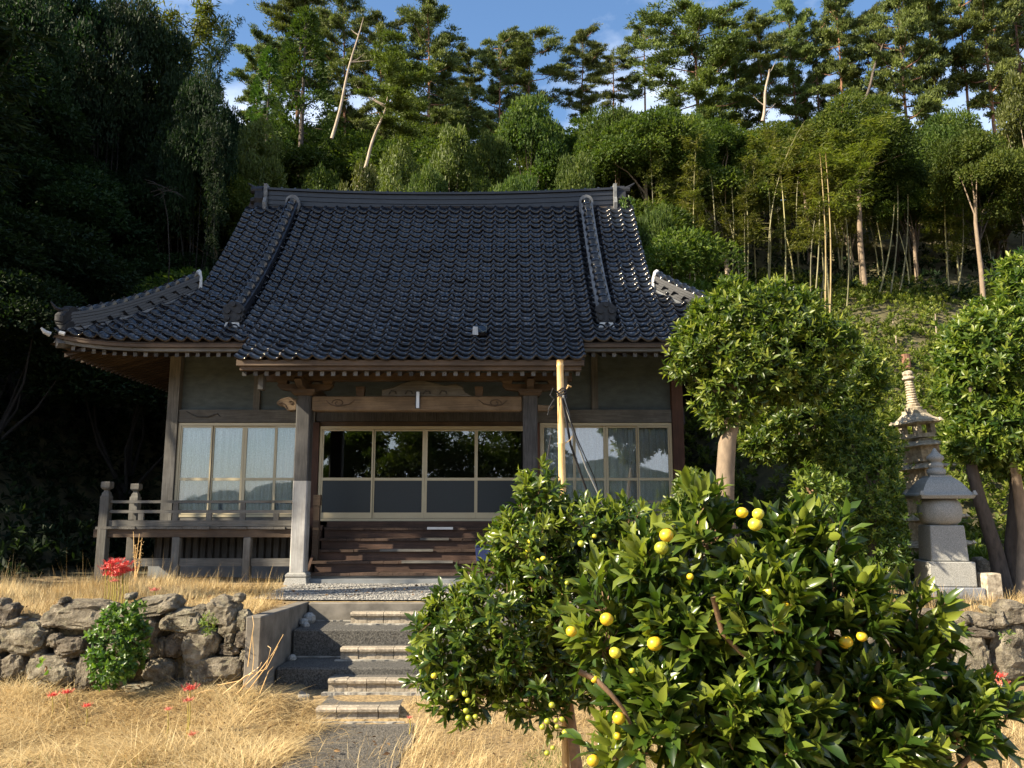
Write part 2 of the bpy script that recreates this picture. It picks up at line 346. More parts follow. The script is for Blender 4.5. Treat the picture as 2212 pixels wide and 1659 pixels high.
def np_mesh(name, V, quads=None, tris=None, tone=None, mat=None, smooth=False):
    me = bpy.data.meshes.new(name)
    nq = 0 if quads is None else len(quads); nt = 0 if tris is None else len(tris)
    me.vertices.add(len(V)); me.vertices.foreach_set('co', np.asarray(V, np.float32).ravel())
    loops = np.concatenate(([] if quads is None else [np.asarray(quads).ravel()]) + ([] if tris is None else [np.asarray(tris).ravel()])).astype(np.int32)
    me.loops.add(len(loops)); me.loops.foreach_set('vertex_index', loops)
    st = np.concatenate((np.arange(nq) * 4, nq * 4 + np.arange(nt) * 3)).astype(np.int32)
    me.polygons.add(nq + nt); me.polygons.foreach_set('loop_start', st)
    if smooth: me.polygons.foreach_set('use_smooth', np.ones(nq + nt, bool))
    if tone is not None:
        a = me.attributes.new('tone', 'FLOAT', 'POINT'); a.data.foreach_set('value', np.asarray(tone, np.float32))
    me.update(calc_edges=True)
    if mat: me.materials.append(mat)
    return me
def unit(a): return a / np.maximum(np.linalg.norm(a, axis=1, keepdims=True), 1e-9)
def rdir(n, rng=RNG): return unit(rng.normal(size=(n, 3)))
def leaves(name, P, D, N, L, W, tone, mat, curl=.12):
    """one folded four-cornered leaf for each point; returns a mesh"""
    n = len(P); D = unit(D); S = unit(np.cross(D, N)); U = np.cross(S, D)
    L = np.broadcast_to(L, n)[:, None]; W = np.broadcast_to(W, n)[:, None]
    V = np.empty((n, 4, 3))
    V[:, 0] = P; V[:, 1] = P + D * L * .5 + S * W * .5 + U * L * curl; V[:, 2] = P + D * L; V[:, 3] = P + D * L * .5 - S * W * .5 + U * L * curl
    b = np.arange(n)[:, None] * 4
    tris = np.concatenate((b + [0, 1, 2], b + [0, 2, 3]))
    return np_mesh(name, V.reshape(-1, 3), tris=tris, tone=np.repeat(tone, 4), mat=mat)
def blades(name, P, az, L, W, rise, bend, tone, mat, seg=3):
    """grass blades: a tapering strip that leaves the ground at angle rise and bends over"""
    n = len(P); s = np.linspace(0, 1, seg + 1)
    dh = np.stack((np.cos(az), np.sin(az), np.zeros(n)), 1); sd_ = np.stack((-np.sin(az), np.cos(az), np.zeros(n)), 1)
    V = np.empty((n, 2 * seg + 1, 3))
    for i, t in enumerate(s):
        c = P + dh * (L * (t * np.cos(rise) + .35 * bend * t * t))[:, None]
        c[:, 2] += L * (t * np.sin(rise) - bend * t * t)
        if i < seg:
            w = (W * (1 - .75 * t) * .5)[:, None]; V[:, 2 * i] = c - sd_ * w; V[:, 2 * i + 1] = c + sd_ * w
        else: V[:, 2 * seg] = c
    b = np.arange(n)[:, None] * (2 * seg + 1)
    q = np.concatenate([b + [2 * i, 2 * i + 1, 2 * i + 3, 2 * i + 2] for i in range(seg - 1)]); t = b + [2 * seg - 2, 2 * seg - 1, 2 * seg]
    return np_mesh(name, V.reshape(-1, 3), quads=q, tris=t, tone=np.repeat(tone, 2 * seg + 1), mat=mat)
def sstep(a, b, x):
    t = np.clip((np.asarray(x, float) - a) / (b - a), 0, 1); return t * t * (3 - 2 * t)

# ------------------------------------------------------------------ ground
TZ = .93                                              # level of the temple terrace
X0, YW = -1.58, 14.6                                  # middle and front wall of the hall
YWALL_L, YWALL_R = 9.05, 9.62                         # faces of the two dry-stone walls
def hnoise(x, y):
    return .35 * np.sin(.31 * x + 1.3) * np.cos(.27 * y) + .2 * np.sin(.73 * x + .41 * y) + .1 * np.cos(1.3 * x - 1.1 * y)
def height(x, y):
    x = np.asarray(x, float); y = np.asarray(y, float)
    yb = np.where(x < -2.76, YWALL_L + .16, np.where(x < 1.25, 10.9, YWALL_R + .18))
    low = np.where(x < -2.3, .2 * sstep(8.2, 8.8, y), .14 * sstep(8.5, 8.72, y)) + .5 * (1 - sstep(.5, 3.5, y)) + .012 * np.sin(3.1 * x) * np.cos(2.7 * y)
    low = np.where(x > 1.25, low * .6 + .05 * sstep(8, 9, y), low)
    ter = TZ + np.where((x < -2.76), .05 * sstep(-2.8, -3.6, x) * (.6 + .4 * np.sin(2.1 * x)), 0) + .02 * hnoise(3 * x, 3 * y) * (x > 3)
    z = np.where(y > yb, ter, low)
    # wooded slope behind, nearer on the right
    y0 = 19.8 - 5.2 * sstep(3.2, 6.5, x)
    ridge = 45.5
    back = (.64 + .16 * (1 - sstep(2, 10, x))) * np.clip(np.minimum(y, ridge) - y0, 0, None)
    back = back - .5 * np.clip(y - ridge, 0, 40)
    back = back + hnoise(x, y) * sstep(1, 6, y - y0) * 1.0
    # hill on the left
    yf = 12.0 + .43 * np.minimum(x + 8, 0)
    left = .86 * np.clip(-8.9 - x, 0, 30 - 12 * sstep(18, 30, y)) * sstep(0, 4.5, y - yf) * (1 - sstep(60, 90, y))
    left = left + hnoise(x, y) * sstep(0, 4, left)
    h = np.where(y > yb, np.maximum(np.maximum(z, z + back), TZ + left + .35 * np.clip(back, 0, None)), z)
    return h
def hz(x, y): return float(height(np.array([x]), np.array([y]))[0])

def ground():
    xs = np.unique(np.round(np.concatenate((np.arange(-90, -10, 2.0), np.arange(-10, -3, .25), np.arange(-3, 1.6, .06), np.arange(1.6, 8, .25), np.arange(8, 90, 2.0))), 3))
    ys = np.unique(np.round(np.concatenate((np.arange(-70, 4, 3.0), np.arange(4, 8, .25), np.arange(8, 11.2, .06), np.arange(11.2, 20, .4), np.arange(20, 50, 1.0), np.arange(50, 120, 4.0))), 3))
    X, Y = np.meshgrid(xs, ys); Z = height(X, Y)
    V = np.stack((X, Y, Z), -1).reshape(-1, 3); nx, ny = len(xs), len(ys)
    i = (np.arange(ny - 1)[:, None] * nx + np.arange(nx - 1)[None]).ravel()
    me = np_mesh('ground', V, quads=np.stack((i, i + 1, i + nx + 1, i + nx), 1), smooth=False)
    me.materials.append(M['ground']); me.materials.append(M['forest_floor'])
    cyq = Y[:-1, :-1].ravel(); cxq = X[:-1, :-1].ravel(); cz = Z[:-1, :-1].ravel()
    me.polygons.foreach_set('material_index', ((cz > 1.3) | (cyq > 14)).astype(np.int32)); me.update()
    tag(link('ground', me), 'ground rising from the dry grass to the wooded slope', kind='structure')
ground()
def sheet(name, x0, x1, y0, y1, dz, mat, label, nx=40, ny=30, edge=0.0):
    xs = np.linspace(x0, x1, nx + 1); ys = np.linspace(y0, y1, ny + 1); X, Y = np.meshgrid(xs, ys)
    if edge:
        wob = edge * (np.sin(9 * Y) * .5 + np.sin(4.1 * Y + 1) + .4 * np.sin(23 * Y)); t = (X - x0) / (x1 - x0) * 2 - 1
        X = X + wob * t
    Z = height(X, Y) + dz
    V = np.stack((X, Y, Z), -1).reshape(-1, 3); i = (np.arange(ny)[:, None] * (nx + 1) + np.arange(nx)[None]).ravel()
    return tag(link(name, np_mesh(name, V, quads=np.stack((i, i + 1, i + nx + 2, i + nx + 1), 1), mat=mat)), label, kind='structure')
sheet('path', -1.93, -.95, 3.6, 8.49, .012, M['asphalt'], 'dark pebbly path leading to the steps', edge=.03)
sheet('gravel_court', -3.5, 3.6, 10.96, 13.9, .02, M['gravel'], 'pale gravel court before the temple')
# far hills on the other side of the valley, seen mirrored in the windows
def far_hill():
    V = []; Q = []
    xs = np.linspace(-420, 420, 90)
    for k, (yy, f) in enumerate(((-190, 0), (-215, .6), (-240, 1), (-300, 1.05), (-380, .3))):
        for x in xs: V.append((x, yy - .0004 * x * x, -1 + f * (11 + 5 * math.sin(x * .021 + 1) + 3 * math.sin(x * .057) + 1.4 * math.sin(x * .23) + .8 * math.sin(x * .61))))
    n = len(xs)
    for k in range(4):
        for i in range(n - 1): Q.append((k * n + i, k * n + i + 1, (k + 1) * n + i + 1, (k + 1) * n + i))
    g = MB(); g.add(V, [q[::-1] for q in Q]); g.build('far_hills', plain('far wooded hills', (.03, .05, .035), .95, .15, .5, 0), kind='structure', label='low wooded hills across the valley')
    v = MB(); v.add([(-500, -70, -.6), (500, -70, -.6), (500, -420, -1.6), (-500, -420, -1.6)], [(3, 2, 1, 0)])
    v.build('valley_floor', plain('valley fields', (.07, .085, .035), .95, .05, .4, 0), kind='structure', label='flat fields across the valley')
far_hill()
# ------------------------------------------------------------------ the temple hall
hall = empty('temple_hall', (X0, YW, TZ), 'old wooden temple hall with black glazed tile roof and glazed sliding doors', 'temple')
def part(mb, name, mat, parent=None, **k): return mb.build(name, M[mat] if isinstance(mat, str) else mat, parent or hall, **k)
XH = lambda d: X0 + d
# roof surface: front slope of the main roof running on into the porch roof
YE, YK, YR, ZE = 12.90, 12.25, 16.78, 4.85
def zf(Y):
    t = (np.asarray(Y, float) - YE) / 3.9
    return ZE + .985 * (np.asarray(Y, float) - YE) - .28 * 4 * t * (1 - t)
def lift(d, Y):
    k = np.clip((np.abs(d) - 3.9) / 2.05, 0, None) ** 3 * .17
    return k * np.clip(1 - (np.asarray(Y, float) - 12.85) / 1.8, 0, 1)
_y = np.linspace(YK, YR, 2000); _s = np.concatenate(([0], np.cumsum(np.hypot(np.diff(_y), np.diff(zf(_y))))))
ROW, COLW = .2, .2475
NROW = int(_s[-1] / ROW)
rowY = np.interp(np.arange(NROW + 1) * ROW, _s, _y)
K_MAIN = int(np.argmin(np.abs(rowY - 12.88)))
def tile_mesh(ring=False):
    u = np.array([0, .10, .24, .40, .56, .70, .80, .88, .95, 1.02]); h = np.array([.034, .014, -.006, -.016, -.016, -.003, .024, .044, .048, .036]) * 1.05
    V = []; F = []; n = len(u)
    for y, dz in ((-.014, .038), (.075, .038), (.235, .006)):
        for a, b in zip(u, h): V.append(((a - .5) * COLW, y, b + dz))
    for a, b in zip(u, h): V.append(((a - .5) * COLW, -.012, b + .038 - .030))
    F += [(r * n + i, r * n + i + 1, r * n + n + i + 1, r * n + n + i) for r in (0, 1) for i in range(n - 1)] + [(3 * n + i, 3 * n + i + 1, i + 1, i) for i in range(n - 1)]
    if ring:                                                  # snow-guard loop standing on the tile
        for a in range(9):
            t = math.pi * a / 8; 
            for r, yy in ((.082, .03), (.060, .035), (.082, .06)):
                V.append((-.015 + r * math.cos(t) * 1.05, yy + .02 * math.sin(t), .035 + r * math.sin(t) * .85))
        k = 4 * n
        for a in range(8):
            for c in range(3): F.append((k + a * 3 + c, k + a * 3 + (c + 1) % 3, k + (a + 1) * 3 + (c + 1) % 3, k + (a + 1) * 3 + c))
    me = bpy.data.meshes.new('roof_tile'); me.from_pydata(V, [], F); me.update(); me.materials.append(M['tile']); return me
t_plain, t_ring = tile_mesh(), tile_mesh(True)
for _m in (t_plain, t_ring): _m.polygons.foreach_set('use_smooth', [True] * 18 + [False] * (len(_m.polygons) - 18)); _m.update()
def proj_y(Y, Z):
    d = Y * math.cos(PITCH) + (Z - EYE) * math.sin(PITCH); return 829.5 - F_PX * ((Z - EYE) * math.cos(PITCH) - Y * math.sin(PITCH)) / d
ring_rows = {int(np.argmin([abs(proj_y(y, float(zf(y))) - t) for y in rowY])) for t in (543, 604, 657, 711, 752)}
tiles = []                                              # (matrix, ring, distance)
def limit(Y): return 4.2 if Y > 14.45 else 4.2 + (14.45 - Y) * 1.12
for k in range(NROW):
    Y = rowY[k]; Y2 = rowY[k + 1]; a = math.atan2(float(zf(Y2) - zf(Y)), Y2 - Y)
    for j in range(-26, 26):
        d = (j + .5) * COLW
        if k < K_MAIN and abs(d) > 2.7: continue
        if abs(d) > limit(Y): continue
        if abs(abs(d) - 3.19) < .06 and Y > 13.55: continue
        z = float(zf(Y) + lift(d, Y))
        tl = float(lift(d + .1, Y) - lift(d - .1, Y)) / .2
        m = Matrix.Translation((XH(d) + random.gauss(0, .002), Y, z + random.gauss(0, .0015))) @ Matrix.Rotation(-math.atan(tl), 4, 'Y') @ Matrix.Rotation(a + random.gauss(0, .022), 4, 'X') @ Matrix.Rotation(random.gauss(0, .02), 4, 'Y') @ Matrix.Rotation(random.gauss(0, .012), 4, 'Z')
        tiles.append((m, k in ring_rows, math.hypot(XH(d), Y)))
side_tiles = []                                        # left and right hip roofs and the back slope share the tile
for sgn in (-1, 1):
    rot = Matrix.Rotation(-math.pi / 2 * sgn * -1, 4, 'Z')
    for k in range(K_MAIN, NROW):
        Y = rowY[k]
        if Y > 14.6: break
        off = Y - 12.88; a = math.atan2(float(zf(rowY[k + 1]) - zf(Y)), rowY[k + 1] - Y)
        x = XH(sgn * (5.95 - off))
        y = 12.95 + off
        while y < 21.2 - off:
            m = Matrix.Translation((x, y, float(zf(Y)))) @ Matrix.Rotation(R_(90) * sgn, 4, 'Z') @ Matrix.Rotation(a, 4, 'X'); side_tiles.append((m, False, 99)); y += COLW
for k in range(K_MAIN, NROW):
    Y = rowY[k]; a = math.atan2(float(zf(rowY[k + 1]) - zf(Y)), rowY[k + 1] - Y)
    for j in range(-26, 26):
        d = (j + .5) * COLW
        if abs(d) > limit(Y): continue
        side_tiles.append((Matrix.Translation((XH(d), 2 * 17.05 - Y, float(zf(Y)))) @ Matrix.Rotation(math.pi, 4, 'Z') @ Matrix.Rotation(a, 4, 'X'), False, 99))
# sheathing under the tiles
def sheath():
    V = []; Q = []
    for d0, d1, y0 in ((-2.70, 2.70, YK + .02),):
        ys = [y for y in np.linspace(y0, 13.4, 7)]; k = len(V)
        for y in ys: V += [(XH(d0), y, float(zf(y)) - .03), (XH(d1), y, float(zf(y)) - .03)]
        Q += [(k + 2 * i, k + 2 * i + 1, k + 2 * i + 3, k + 2 * i + 2) for i in range(len(ys) - 1)]
    ys = np.concatenate((np.linspace(12.9, 14.45, 6), np.linspace(14.6, YR + .2, 10)))
    for sgn in (1, -1):
        k = len(V); nx = 25
        for y in ys:
            for i in range(nx):
                d = (2 * i / (nx - 1) - 1) * (limit(y) + .02); V.append((XH(d), y if sgn > 0 else 34.1 - y, float(zf(y) + lift(d, y)) - .034))
        for r in range(len(ys) - 1):
            for i in range(nx - 1):
                q = (k + r * nx + i, k + r * nx + i + 1, k + (r + 1) * nx + i + 1, k + (r + 1) * nx + i); Q.append(q if sgn > 0 else q[::-1])
    for sgn in (-1, 1):
        k = len(V); offs = np.linspace(0, 1.75, 6)
        for o in offs: V += [(XH(sgn * (5.97 - o)), 12.86 + o, float(zf(12.88 + o)) - .034), (XH(sgn * (5.97 - o)), 21.24 - o, float(zf(12.88 + o)) - .034)]
        Q += [(k + 2 * i, k + 2 * i + 1, k + 2 * i + 3, k + 2 * i + 2) for i in range(len(offs) - 1)]
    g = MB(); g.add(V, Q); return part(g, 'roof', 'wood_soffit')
roof = sheath()
tiles.sort(key=lambda t: t[2])
for m, ring, _ in tiles[:300]: inst('roof_tile', t_ring if ring else t_plain, m, roof)
def bake(lst, name, parent, kind='stuff'):
    V = []; Q = []; k = 0
    for me in (t_plain, t_ring):
        v = np.array([p.co[:] for p in me.vertices]); q = np.array([p.vertices[:] for p in me.polygons])
        for m, ring, _ in lst:
            if (me is t_ring) != ring: continue
            A = np.array(m); V.append(v @ A[:3, :3].T + A[:3, 3]); Q.append(q + k); k += len(v)
    me = np_mesh(name, np.concatenate(V), quads=np.concatenate(Q), mat=M['tile'])
    sm = np.concatenate([np.tile(np.arange(len(mm.polygons)) < 18, sum(1 for t in lst if t[1] == (mm is t_ring))) for mm in (t_plain, t_ring)])
    o = link(name, me, None, parent); me.polygons.foreach_set('use_smooth', sm); me.update()
    if kind: o['kind'] = kind
    return o
bake(tiles[300:] + side_tiles, 'roof_tiles', roof)

# barrel tile that caps every ridge
def barrel_mesh(L, r):
    V = []; F = []; n = 9; st = ((0, r), (L * .86, r * .96), (L * .88, r * 1.22), (L * 1.0, r * 1.22))
    for y, q in st:
        for k in range(n):
            t = math.pi * k / (n - 1); V.append((q * math.cos(t), y, q * math.sin(t)))
    for i in range(len(st) - 1): F += [(i * n + k, i * n + k + 1, (i + 1) * n + k + 1, (i + 1) * n + k) for k in range(n - 1)]
    F += [tuple(range(n)), tuple(range(3 * n, 4 * n))[::-1]]
    me = bpy.data.meshes.new('cap_tile'); me.from_pydata(V, [], F); me.update(); me.materials.append(M['tile'])
    me.polygons.foreach_set('use_smooth', [True] * (len(F) - 2) + [False] * 2); me.update(); return me
def frame_to(p, q, roll_up=Vector((0, 0, 1))):
    y = (q - p).normalized(); x = y.cross(roll_up).normalized(); z = x.cross(y)
    return Matrix((x, y, z)).transposed().to_4x4()
def ridge(name, pts, side, w, courses, h, cap_r, cap_n, cap_mat=None, worn=None, label=None, base_w=None):
    """a ridge built of stacked flat tile courses under barrel caps"""
    pts = [Vector(p) for p in pts]
    g = MB(); g.sweep(pts, side, (base_w or w) + .03, .05, -.06); root = part(g, name, 'plaster_worn', label=label)
    ch = h / courses
    for c in range(courses):
        ww = w + (.012 if c % 2 else -.004) + (.03 if c == courses - 1 else 0)
        g = MB(); g.sweep(pts, side, ww, ch * .9, c * ch); g.build('ridge_course', worn if worn else M['noshi'], root)
    L = [0]
    for a, b in zip(pts, pts[1:]): L.append(L[-1] + (b - a).length)
    def along(s):
        for i in range(len(pts) - 1):
            if s <= L[i + 1] + 1e-6: return pts[i].lerp(pts[i + 1], (s - L[i]) / (L[i + 1] - L[i]))
        return pts[-1]
    bl = L[-1] / cap_n; me = barrel_mesh(bl, cap_r)
    for k in range(cap_n):
        p = along(k * bl) + Vector((0, 0, h)); q = along((k + 1) * bl) + Vector((0, 0, h))
        inst('cap_tile', me, Matrix.Translation(p) @ frame_to(p, q), root)
    return root
# main ridge, sagging in the middle
rz = lambda d: 8.60 + .11 * (d / 3.8) ** 2
rp = [(XH(d), 17.05, rz(d)) for d in np.linspace(-3.82, 3.82, 15)]
main_ridge = ridge('main_ridge', rp, (0, 1, 0), .20, 8, .44, .085, 26)
def onigawara(name, x, y, z, sx, sy, sz, parent, face='y', horn=True, sgn=1):
    """stacked black scroll tile that closes the end of a ridge"""
    g = MB()
    prof = [(0, .0), (.42, .0), (.5, .14), (.44, .26), (.54, .36), (.47, .5), (.56, .60), (.50, .76), (.40, .84), (.22, .98), (0, 1.02)]
    poly = [(p * sx, q * sz) for p, q in prof] + [(-p * sx, q * sz) for p, q in prof[::-1][1:-1]]
    if face == 'y':
        g.prism([(x + p, z + q) for p, q in poly], 'y', y, y + sy)
        for q, r in ((.2, .13), (.55, .16), (.86, .12)):
            for s in ((-1, 1) if q < .8 else (0,)): g.lathe(0, 0, [(.0, 0)], 3) if False else g.tube([(x + s * sx * .28, y - .035, z + q * sz), (x + s * sx * .28, y + .01, z + q * sz)], r * sx, 10)
    else:
        g.prism([(y + p, z + q) for p, q in poly], 'x', x, x + sgn * sy)
        for q, r in ((.12, .14), (.34, .13), (.58, .16), (.84, .17)):
            for s in (-1, 1): g.tube([(x + sgn * sy * .2, y + s * sx * .30, z + q * sz), (x + sgn * (sy + .05 + .05 * (q > .5)), y + s * sx * .30, z + q * sz)], r * sx, 10)
        g.tube([(x + sgn * sy * .6, y, z + sz * .9), (x + sgn * (sy + .12), y, z + sz * 1.0), (x + sgn * (sy + .24), y, z + sz * 1.10)], [.05, .035, .012], 7)
    return part(g, name, 'oni', parent)
for s in (-1, 1):
    x = XH(3.84 * s); oni = onigawara('ridge_end_tile', x + s * .05, 17.05, rz(3.84) - .36, .46, .19, .90, hall, 'x', sgn=s)
    g = MB(); zz = rz(3.84)
    g.prism([(16.72, zz - .30), (16.76, zz - .12), (16.70, zz + .05), (16.78, zz + .2), (16.75, zz + .50), (17.35, zz + .50), (17.35, zz - .30)], 'x', x - .03, x + .04)
    g.build('plaster_board', M['plaster_worn'], oni)
# weed growing on the right ridge end is added with the plants
# descending ridges
for s in (-1, 1):
    ys = np.linspace(13.50, 16.62, 14); d = s * 3.19
    pts = [(XH(d), y, float(zf(y)) + .02) for y in ys]
    r = ridge('descending_ridge', pts, (1, 0, 0), .105, 5, .25, .085, 15, worn=M['noshi'] if s < 0 else M['plaster_worn'], base_w=.13)  # right ridge in pale plaster: sun on its side put into the colour
    p = pts[-1]; g = MB(); arch = [(-.15, -.1), (.15, -.1), (.15, .18)] + [(.15 * math.cos(t), .18 + .15 * math.sin(t)) for t in np.linspace(.3, math.pi - .3, 7)] + [(-.15, .18)]
    g.prism([(p[0] + a, p[2] + .08 + b) for a, b in arch], 'y', p[1] - .01, p[1] + .10); g.build('plaster_arch', M['plaster_worn'], r)
    p = pts[0]
    o = onigawara('ridge_end_tile', p[0], p[1] - .10, p[2] - .02, .34, .10, .36, hall, 'y')
    g = MB(); g.frustum(p[0], p[1] - .08, p[2] - .13, p[2] - .03, .14, .11, .06, .05); g.build('plaster_bed', M['plaster_white'], o)
# corner ridges on the hips
for s in (-1, 1):
    pts = []
    for t in np.linspace(0, 1, 10):
        off = 1.62 - 1.52 * t; Y = 12.88 + off
        pts.append((XH(s * (5.95 - off)), Y + .06, float(zf(Y)) + .16 * t ** 3 + .03))
    side = (1, s, 0)
    r = ridge('corner_ridge', [pts[i] for i in range(9, -1, -1)], side, .12, 5, .26, .085, 12)
    p = Vector(pts[0]); di = (Vector(pts[0]) - Vector(pts[1])).normalized()
    g = MB(); sv = Vector(side).normalized()
    prof = [(-.17, -.10), (.17, -.10), (.15, .16), (.08, .33), (0, .38), (-.09, .32), (-.16, .16)]
    vs = [p + sv * a + Vector((0, 0, b)) for a, b in prof] + [p + di * .06 + sv * a + Vector((0, 0, b)) for a, b in prof]
    n = len(prof); g.add(vs, [tuple(range(n)), tuple(range(n, 2 * n))[::-1]] + [(i, n + i, n + (i + 1) % n, (i + 1) % n) for i in range(n)]); g.build('plaster_plate', M['plaster_white'], r)
    q = Vector(pts[-1]); dd = (Vector(pts[-1]) - Vector(pts[-2])).normalized(); dd.z = 0; dd.normalize()
    g = MB()
    for a, b, rr in ((0, .0, .12), (.03, .14, .14), (-.02, .27, .10), (.08, .07, .06)):
        g.tube([q + dd * (a - .06) - sv * .13 + Vector((0, 0, b)), q + dd * (a) + Vector((0, 0, b + .03)), q + dd * (a - .06) + sv * .13 + Vector((0, 0, b))], rr, 9)
    g.tube([q + dd * .05 + Vector((0, 0, .30)), q + dd * .16 + Vector((0, 0, .33)), q + dd * .24 + Vector((0, 0, .42))], [.04, .03, .012], 6)
    o = part(g, 'ridge_end_tile', 'oni')
    g = MB(); e = Vector((XH(s * 5.98), 12.87, float(zf(12.88)) + .17))
    g.tube([e + Vector((0, 0, -.04)), e + Vector((s * .06, -.06, -.01)), e + Vector((s * .10, -.10, .05))], [.045, .035, .015], 8); g.tube([e + Vector((-s * .25, -.02, -.04)), e + Vector((-s * .17, -.04, -.02))], .035, 7)
    g.build('plaster_corner', M['plaster_white'], o)
# broken snow-guard tile lying on the porch slope
bt = empty('broken_tile', at(1033, 697, 13.0), 'broken tile scrap with white mortar and a bent strip on the porch roof', 'tile scrap')
def brk():
    p = bt.location; zt = float(zf(p.y)) + .08; bt.location.z = zt; p = Vector((p.x, p.y, zt))
    g = MB(); g.frustum(p.x - .05, p.y - .05, zt - .03, zt + .11, .045, .04, .03, .02, .2); g.build('mortar_lump', M['plaster_white'], bt)
    g = MB(); g.tube([p + Vector((-.01, -.03, .1)), p + Vector((.08, -.06, .02)), p + Vector((.13, -.05, .05)), p + Vector((.14, -.03, .11)), p + Vector((.09, -.01, .15))], .012, 6); g.build('bent_strip', M['plaster'], bt)
    g = MB(); g.prism([(p.y - .02, zt - .03), (p.y + .16, zt + .10), (p.y + .12, zt + .17), (p.y - .05, zt + .02)], 'x', p.x - .09, p.x + .14); g.build('tile_shard', M['tile'], bt)
brk()
# ---- eaves: two boards, rafters, soffit
def eave_line(y, z, d0, d1, n, w, h, name, mat):
    pts = [(XH(d), y - .0 * 0, z + float(lift(d, 12.85))) for d in np.linspace(d0, d1, n)]
    g = MB(); g.sweep(pts, (0, 1, 0), w, h); return part(g, name, mat)
ze = float(zf(12.88))
eave_line(12.96, ze - .075, -5.93, 5.93, 41, .05, .07, 'eave_board', 'wood_brown_x')
eave_line(13.01, ze - .135, -5.88, 5.88, 41, .05, .055, 'eave_board', 'wood_grey_x')
zk = float(zf(YK))
eave_line(12.32, zk - .085, -2.70, 2.70, 5, .05, .085, 'porch_eave_board', 'wood_brown_x')
eave_line(12.37, zk - .15, -2.66, 2.66, 5, .05, .062, 'porch_eave_board', 'wood_brown_x')
for s in (-1, 1):                                        # side eaves and the sloping edge of the porch roof
    g = MB(); g.sweep([(XH(s * 5.90), y, ze - .11 + .16 * max(0, 1 - (y - 12.9) / 1.6) ** 3) for y in np.linspace(12.98, 21.1, 14)], (1, 0, 0), .05, .11); part(g, 'eave_board', 'wood_brown_x')
    g = MB(); g.sweep([(XH(s * 2.68), y, float(zf(y)) - .11) for y in np.linspace(12.30, 13.05, 5)], (1, 0, 0), .03, .085); part(g, 'porch_verge_board', 'wood_brown_x')
    g = MB(); q0 = Vector((XH(s * 5.90), 12.92, ze + .0)); q1 = Vector((XH(s * 4.7), 14.5, ze + .25)); g.tube([q0, q1], [.085, .10], 4); part(g, 'hip_rafter', 'rafter_end')
def rafters():
    def rm(L, rise, w, h):
        g = MB(); g.add([(-w, 0, 0), (w, 0, 0), (w, L, rise), (-w, L, rise), (-w, 0, h), (w, 0, h), (w, L, rise + h), (-w, L, rise + h)], [(0, 3, 2, 1), (4, 5, 6, 7), (0, 1, 5, 4), (1, 2, 6, 5), (2, 3, 7, 6), (3, 0, 4, 7)])
        me = g.mesh('rafter'); me.materials.append(M['wood_rafter']); me.materials.append(M['rafter_end']); me.polygons[2].material_index = 1; return me
    a = rm(1.56, .42, .032, .075)
    for i in range(-33, 34):
        d = i * .172
        if abs(d) < 2.62: continue
        o = inst('rafter', a, Matrix.Translation((XH(d), 13.035, ze - .212 + float(lift(d, 12.85)))), hall)
    b = rm(2.1, .62, .032, .075)
    for i in range(-15, 16): inst('porch_rafter', b, Matrix.Translation((XH(i * .174), 12.40, zk - .228)), hall)
    c = rm(1.15, .34, .032, .075)
    for i in range(46):
        inst('rafter', c, Matrix.Translation((XH(-5.83), 13.1 + i * .172, ze - .21)) @ Matrix.Rotation(R_(-90), 4, 'Z'), hall)
rafters()
g = MB()
g.add([(XH(-5.85), 13.0, ze - .13), (XH(5.85), 13.0, ze - .13), (XH(4.7), 14.62, ze + .30), (XH(-4.7), 14.62, ze + .30), (XH(-5.85), 21.1, ze - .13), (XH(-4.7), 19.3, ze + .30), (XH(5.85), 21.1, ze - .13), (XH(4.7), 19.3, ze + .30)],
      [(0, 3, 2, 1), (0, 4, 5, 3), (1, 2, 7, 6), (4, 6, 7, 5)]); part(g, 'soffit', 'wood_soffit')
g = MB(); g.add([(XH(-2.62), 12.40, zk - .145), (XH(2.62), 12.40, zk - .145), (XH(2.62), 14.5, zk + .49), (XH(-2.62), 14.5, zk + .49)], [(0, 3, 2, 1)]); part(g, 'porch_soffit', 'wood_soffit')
for s in (-1, 1):                                        # gable walls
    g = MB(); g.prism([(14.9, 6.3), (19.2, 6.3), (17.05, 8.7)], 'x', XH(s * 3.95) - .04, XH(s * 3.95) + .04); part(g, 'gable_wall', 'wood_dark_z')
# ---- body of the hall
g = MB(); g.box(XH(-4.52), XH(4.52), 19.3, 19.4, TZ, 5.2); g.box(XH(-4.6), XH(-4.5), 14.72, 19.3, TZ, 5.2); g.box(XH(4.5), XH(4.6), 14.72, 19.3, TZ, 5.2); part(g, 'side_wall', 'wood_dark_z')
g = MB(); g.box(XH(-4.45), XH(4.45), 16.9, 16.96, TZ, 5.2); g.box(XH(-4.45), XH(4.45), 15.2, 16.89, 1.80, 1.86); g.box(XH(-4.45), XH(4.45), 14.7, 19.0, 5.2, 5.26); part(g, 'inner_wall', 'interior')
zl0, zl1 = 3.70, 3.93
for d0, d1 in ((-4.49, -3.16), (-3.04, -2.06), (-1.94, 1.94), (2.06, 3.04), (3.16, 4.49)):
    g = MB(); g.box(XH(d0), XH(d1), YW + .05, YW + .10, zl1, 5.15); part(g, 'plaster_panel', 'plaster')
for d in (-4.59, 4.59): g = MB(); g.box(XH(d - .10), XH(d + .10), YW - .10, YW + .10, TZ + .12, 5.1); part(g, 'column', 'wood_grey_z' if d < 0 else 'wood_red_z', label=None if d < 0 else 'reddish corner column beside the garden tree')
for d in (-2.0, 2.0): g = MB(); g.box(XH(d - .085), XH(d + .085), YW - .09, YW + .09, TZ + .12, zl0 - .005); part(g, 'column', 'wood_red_z')
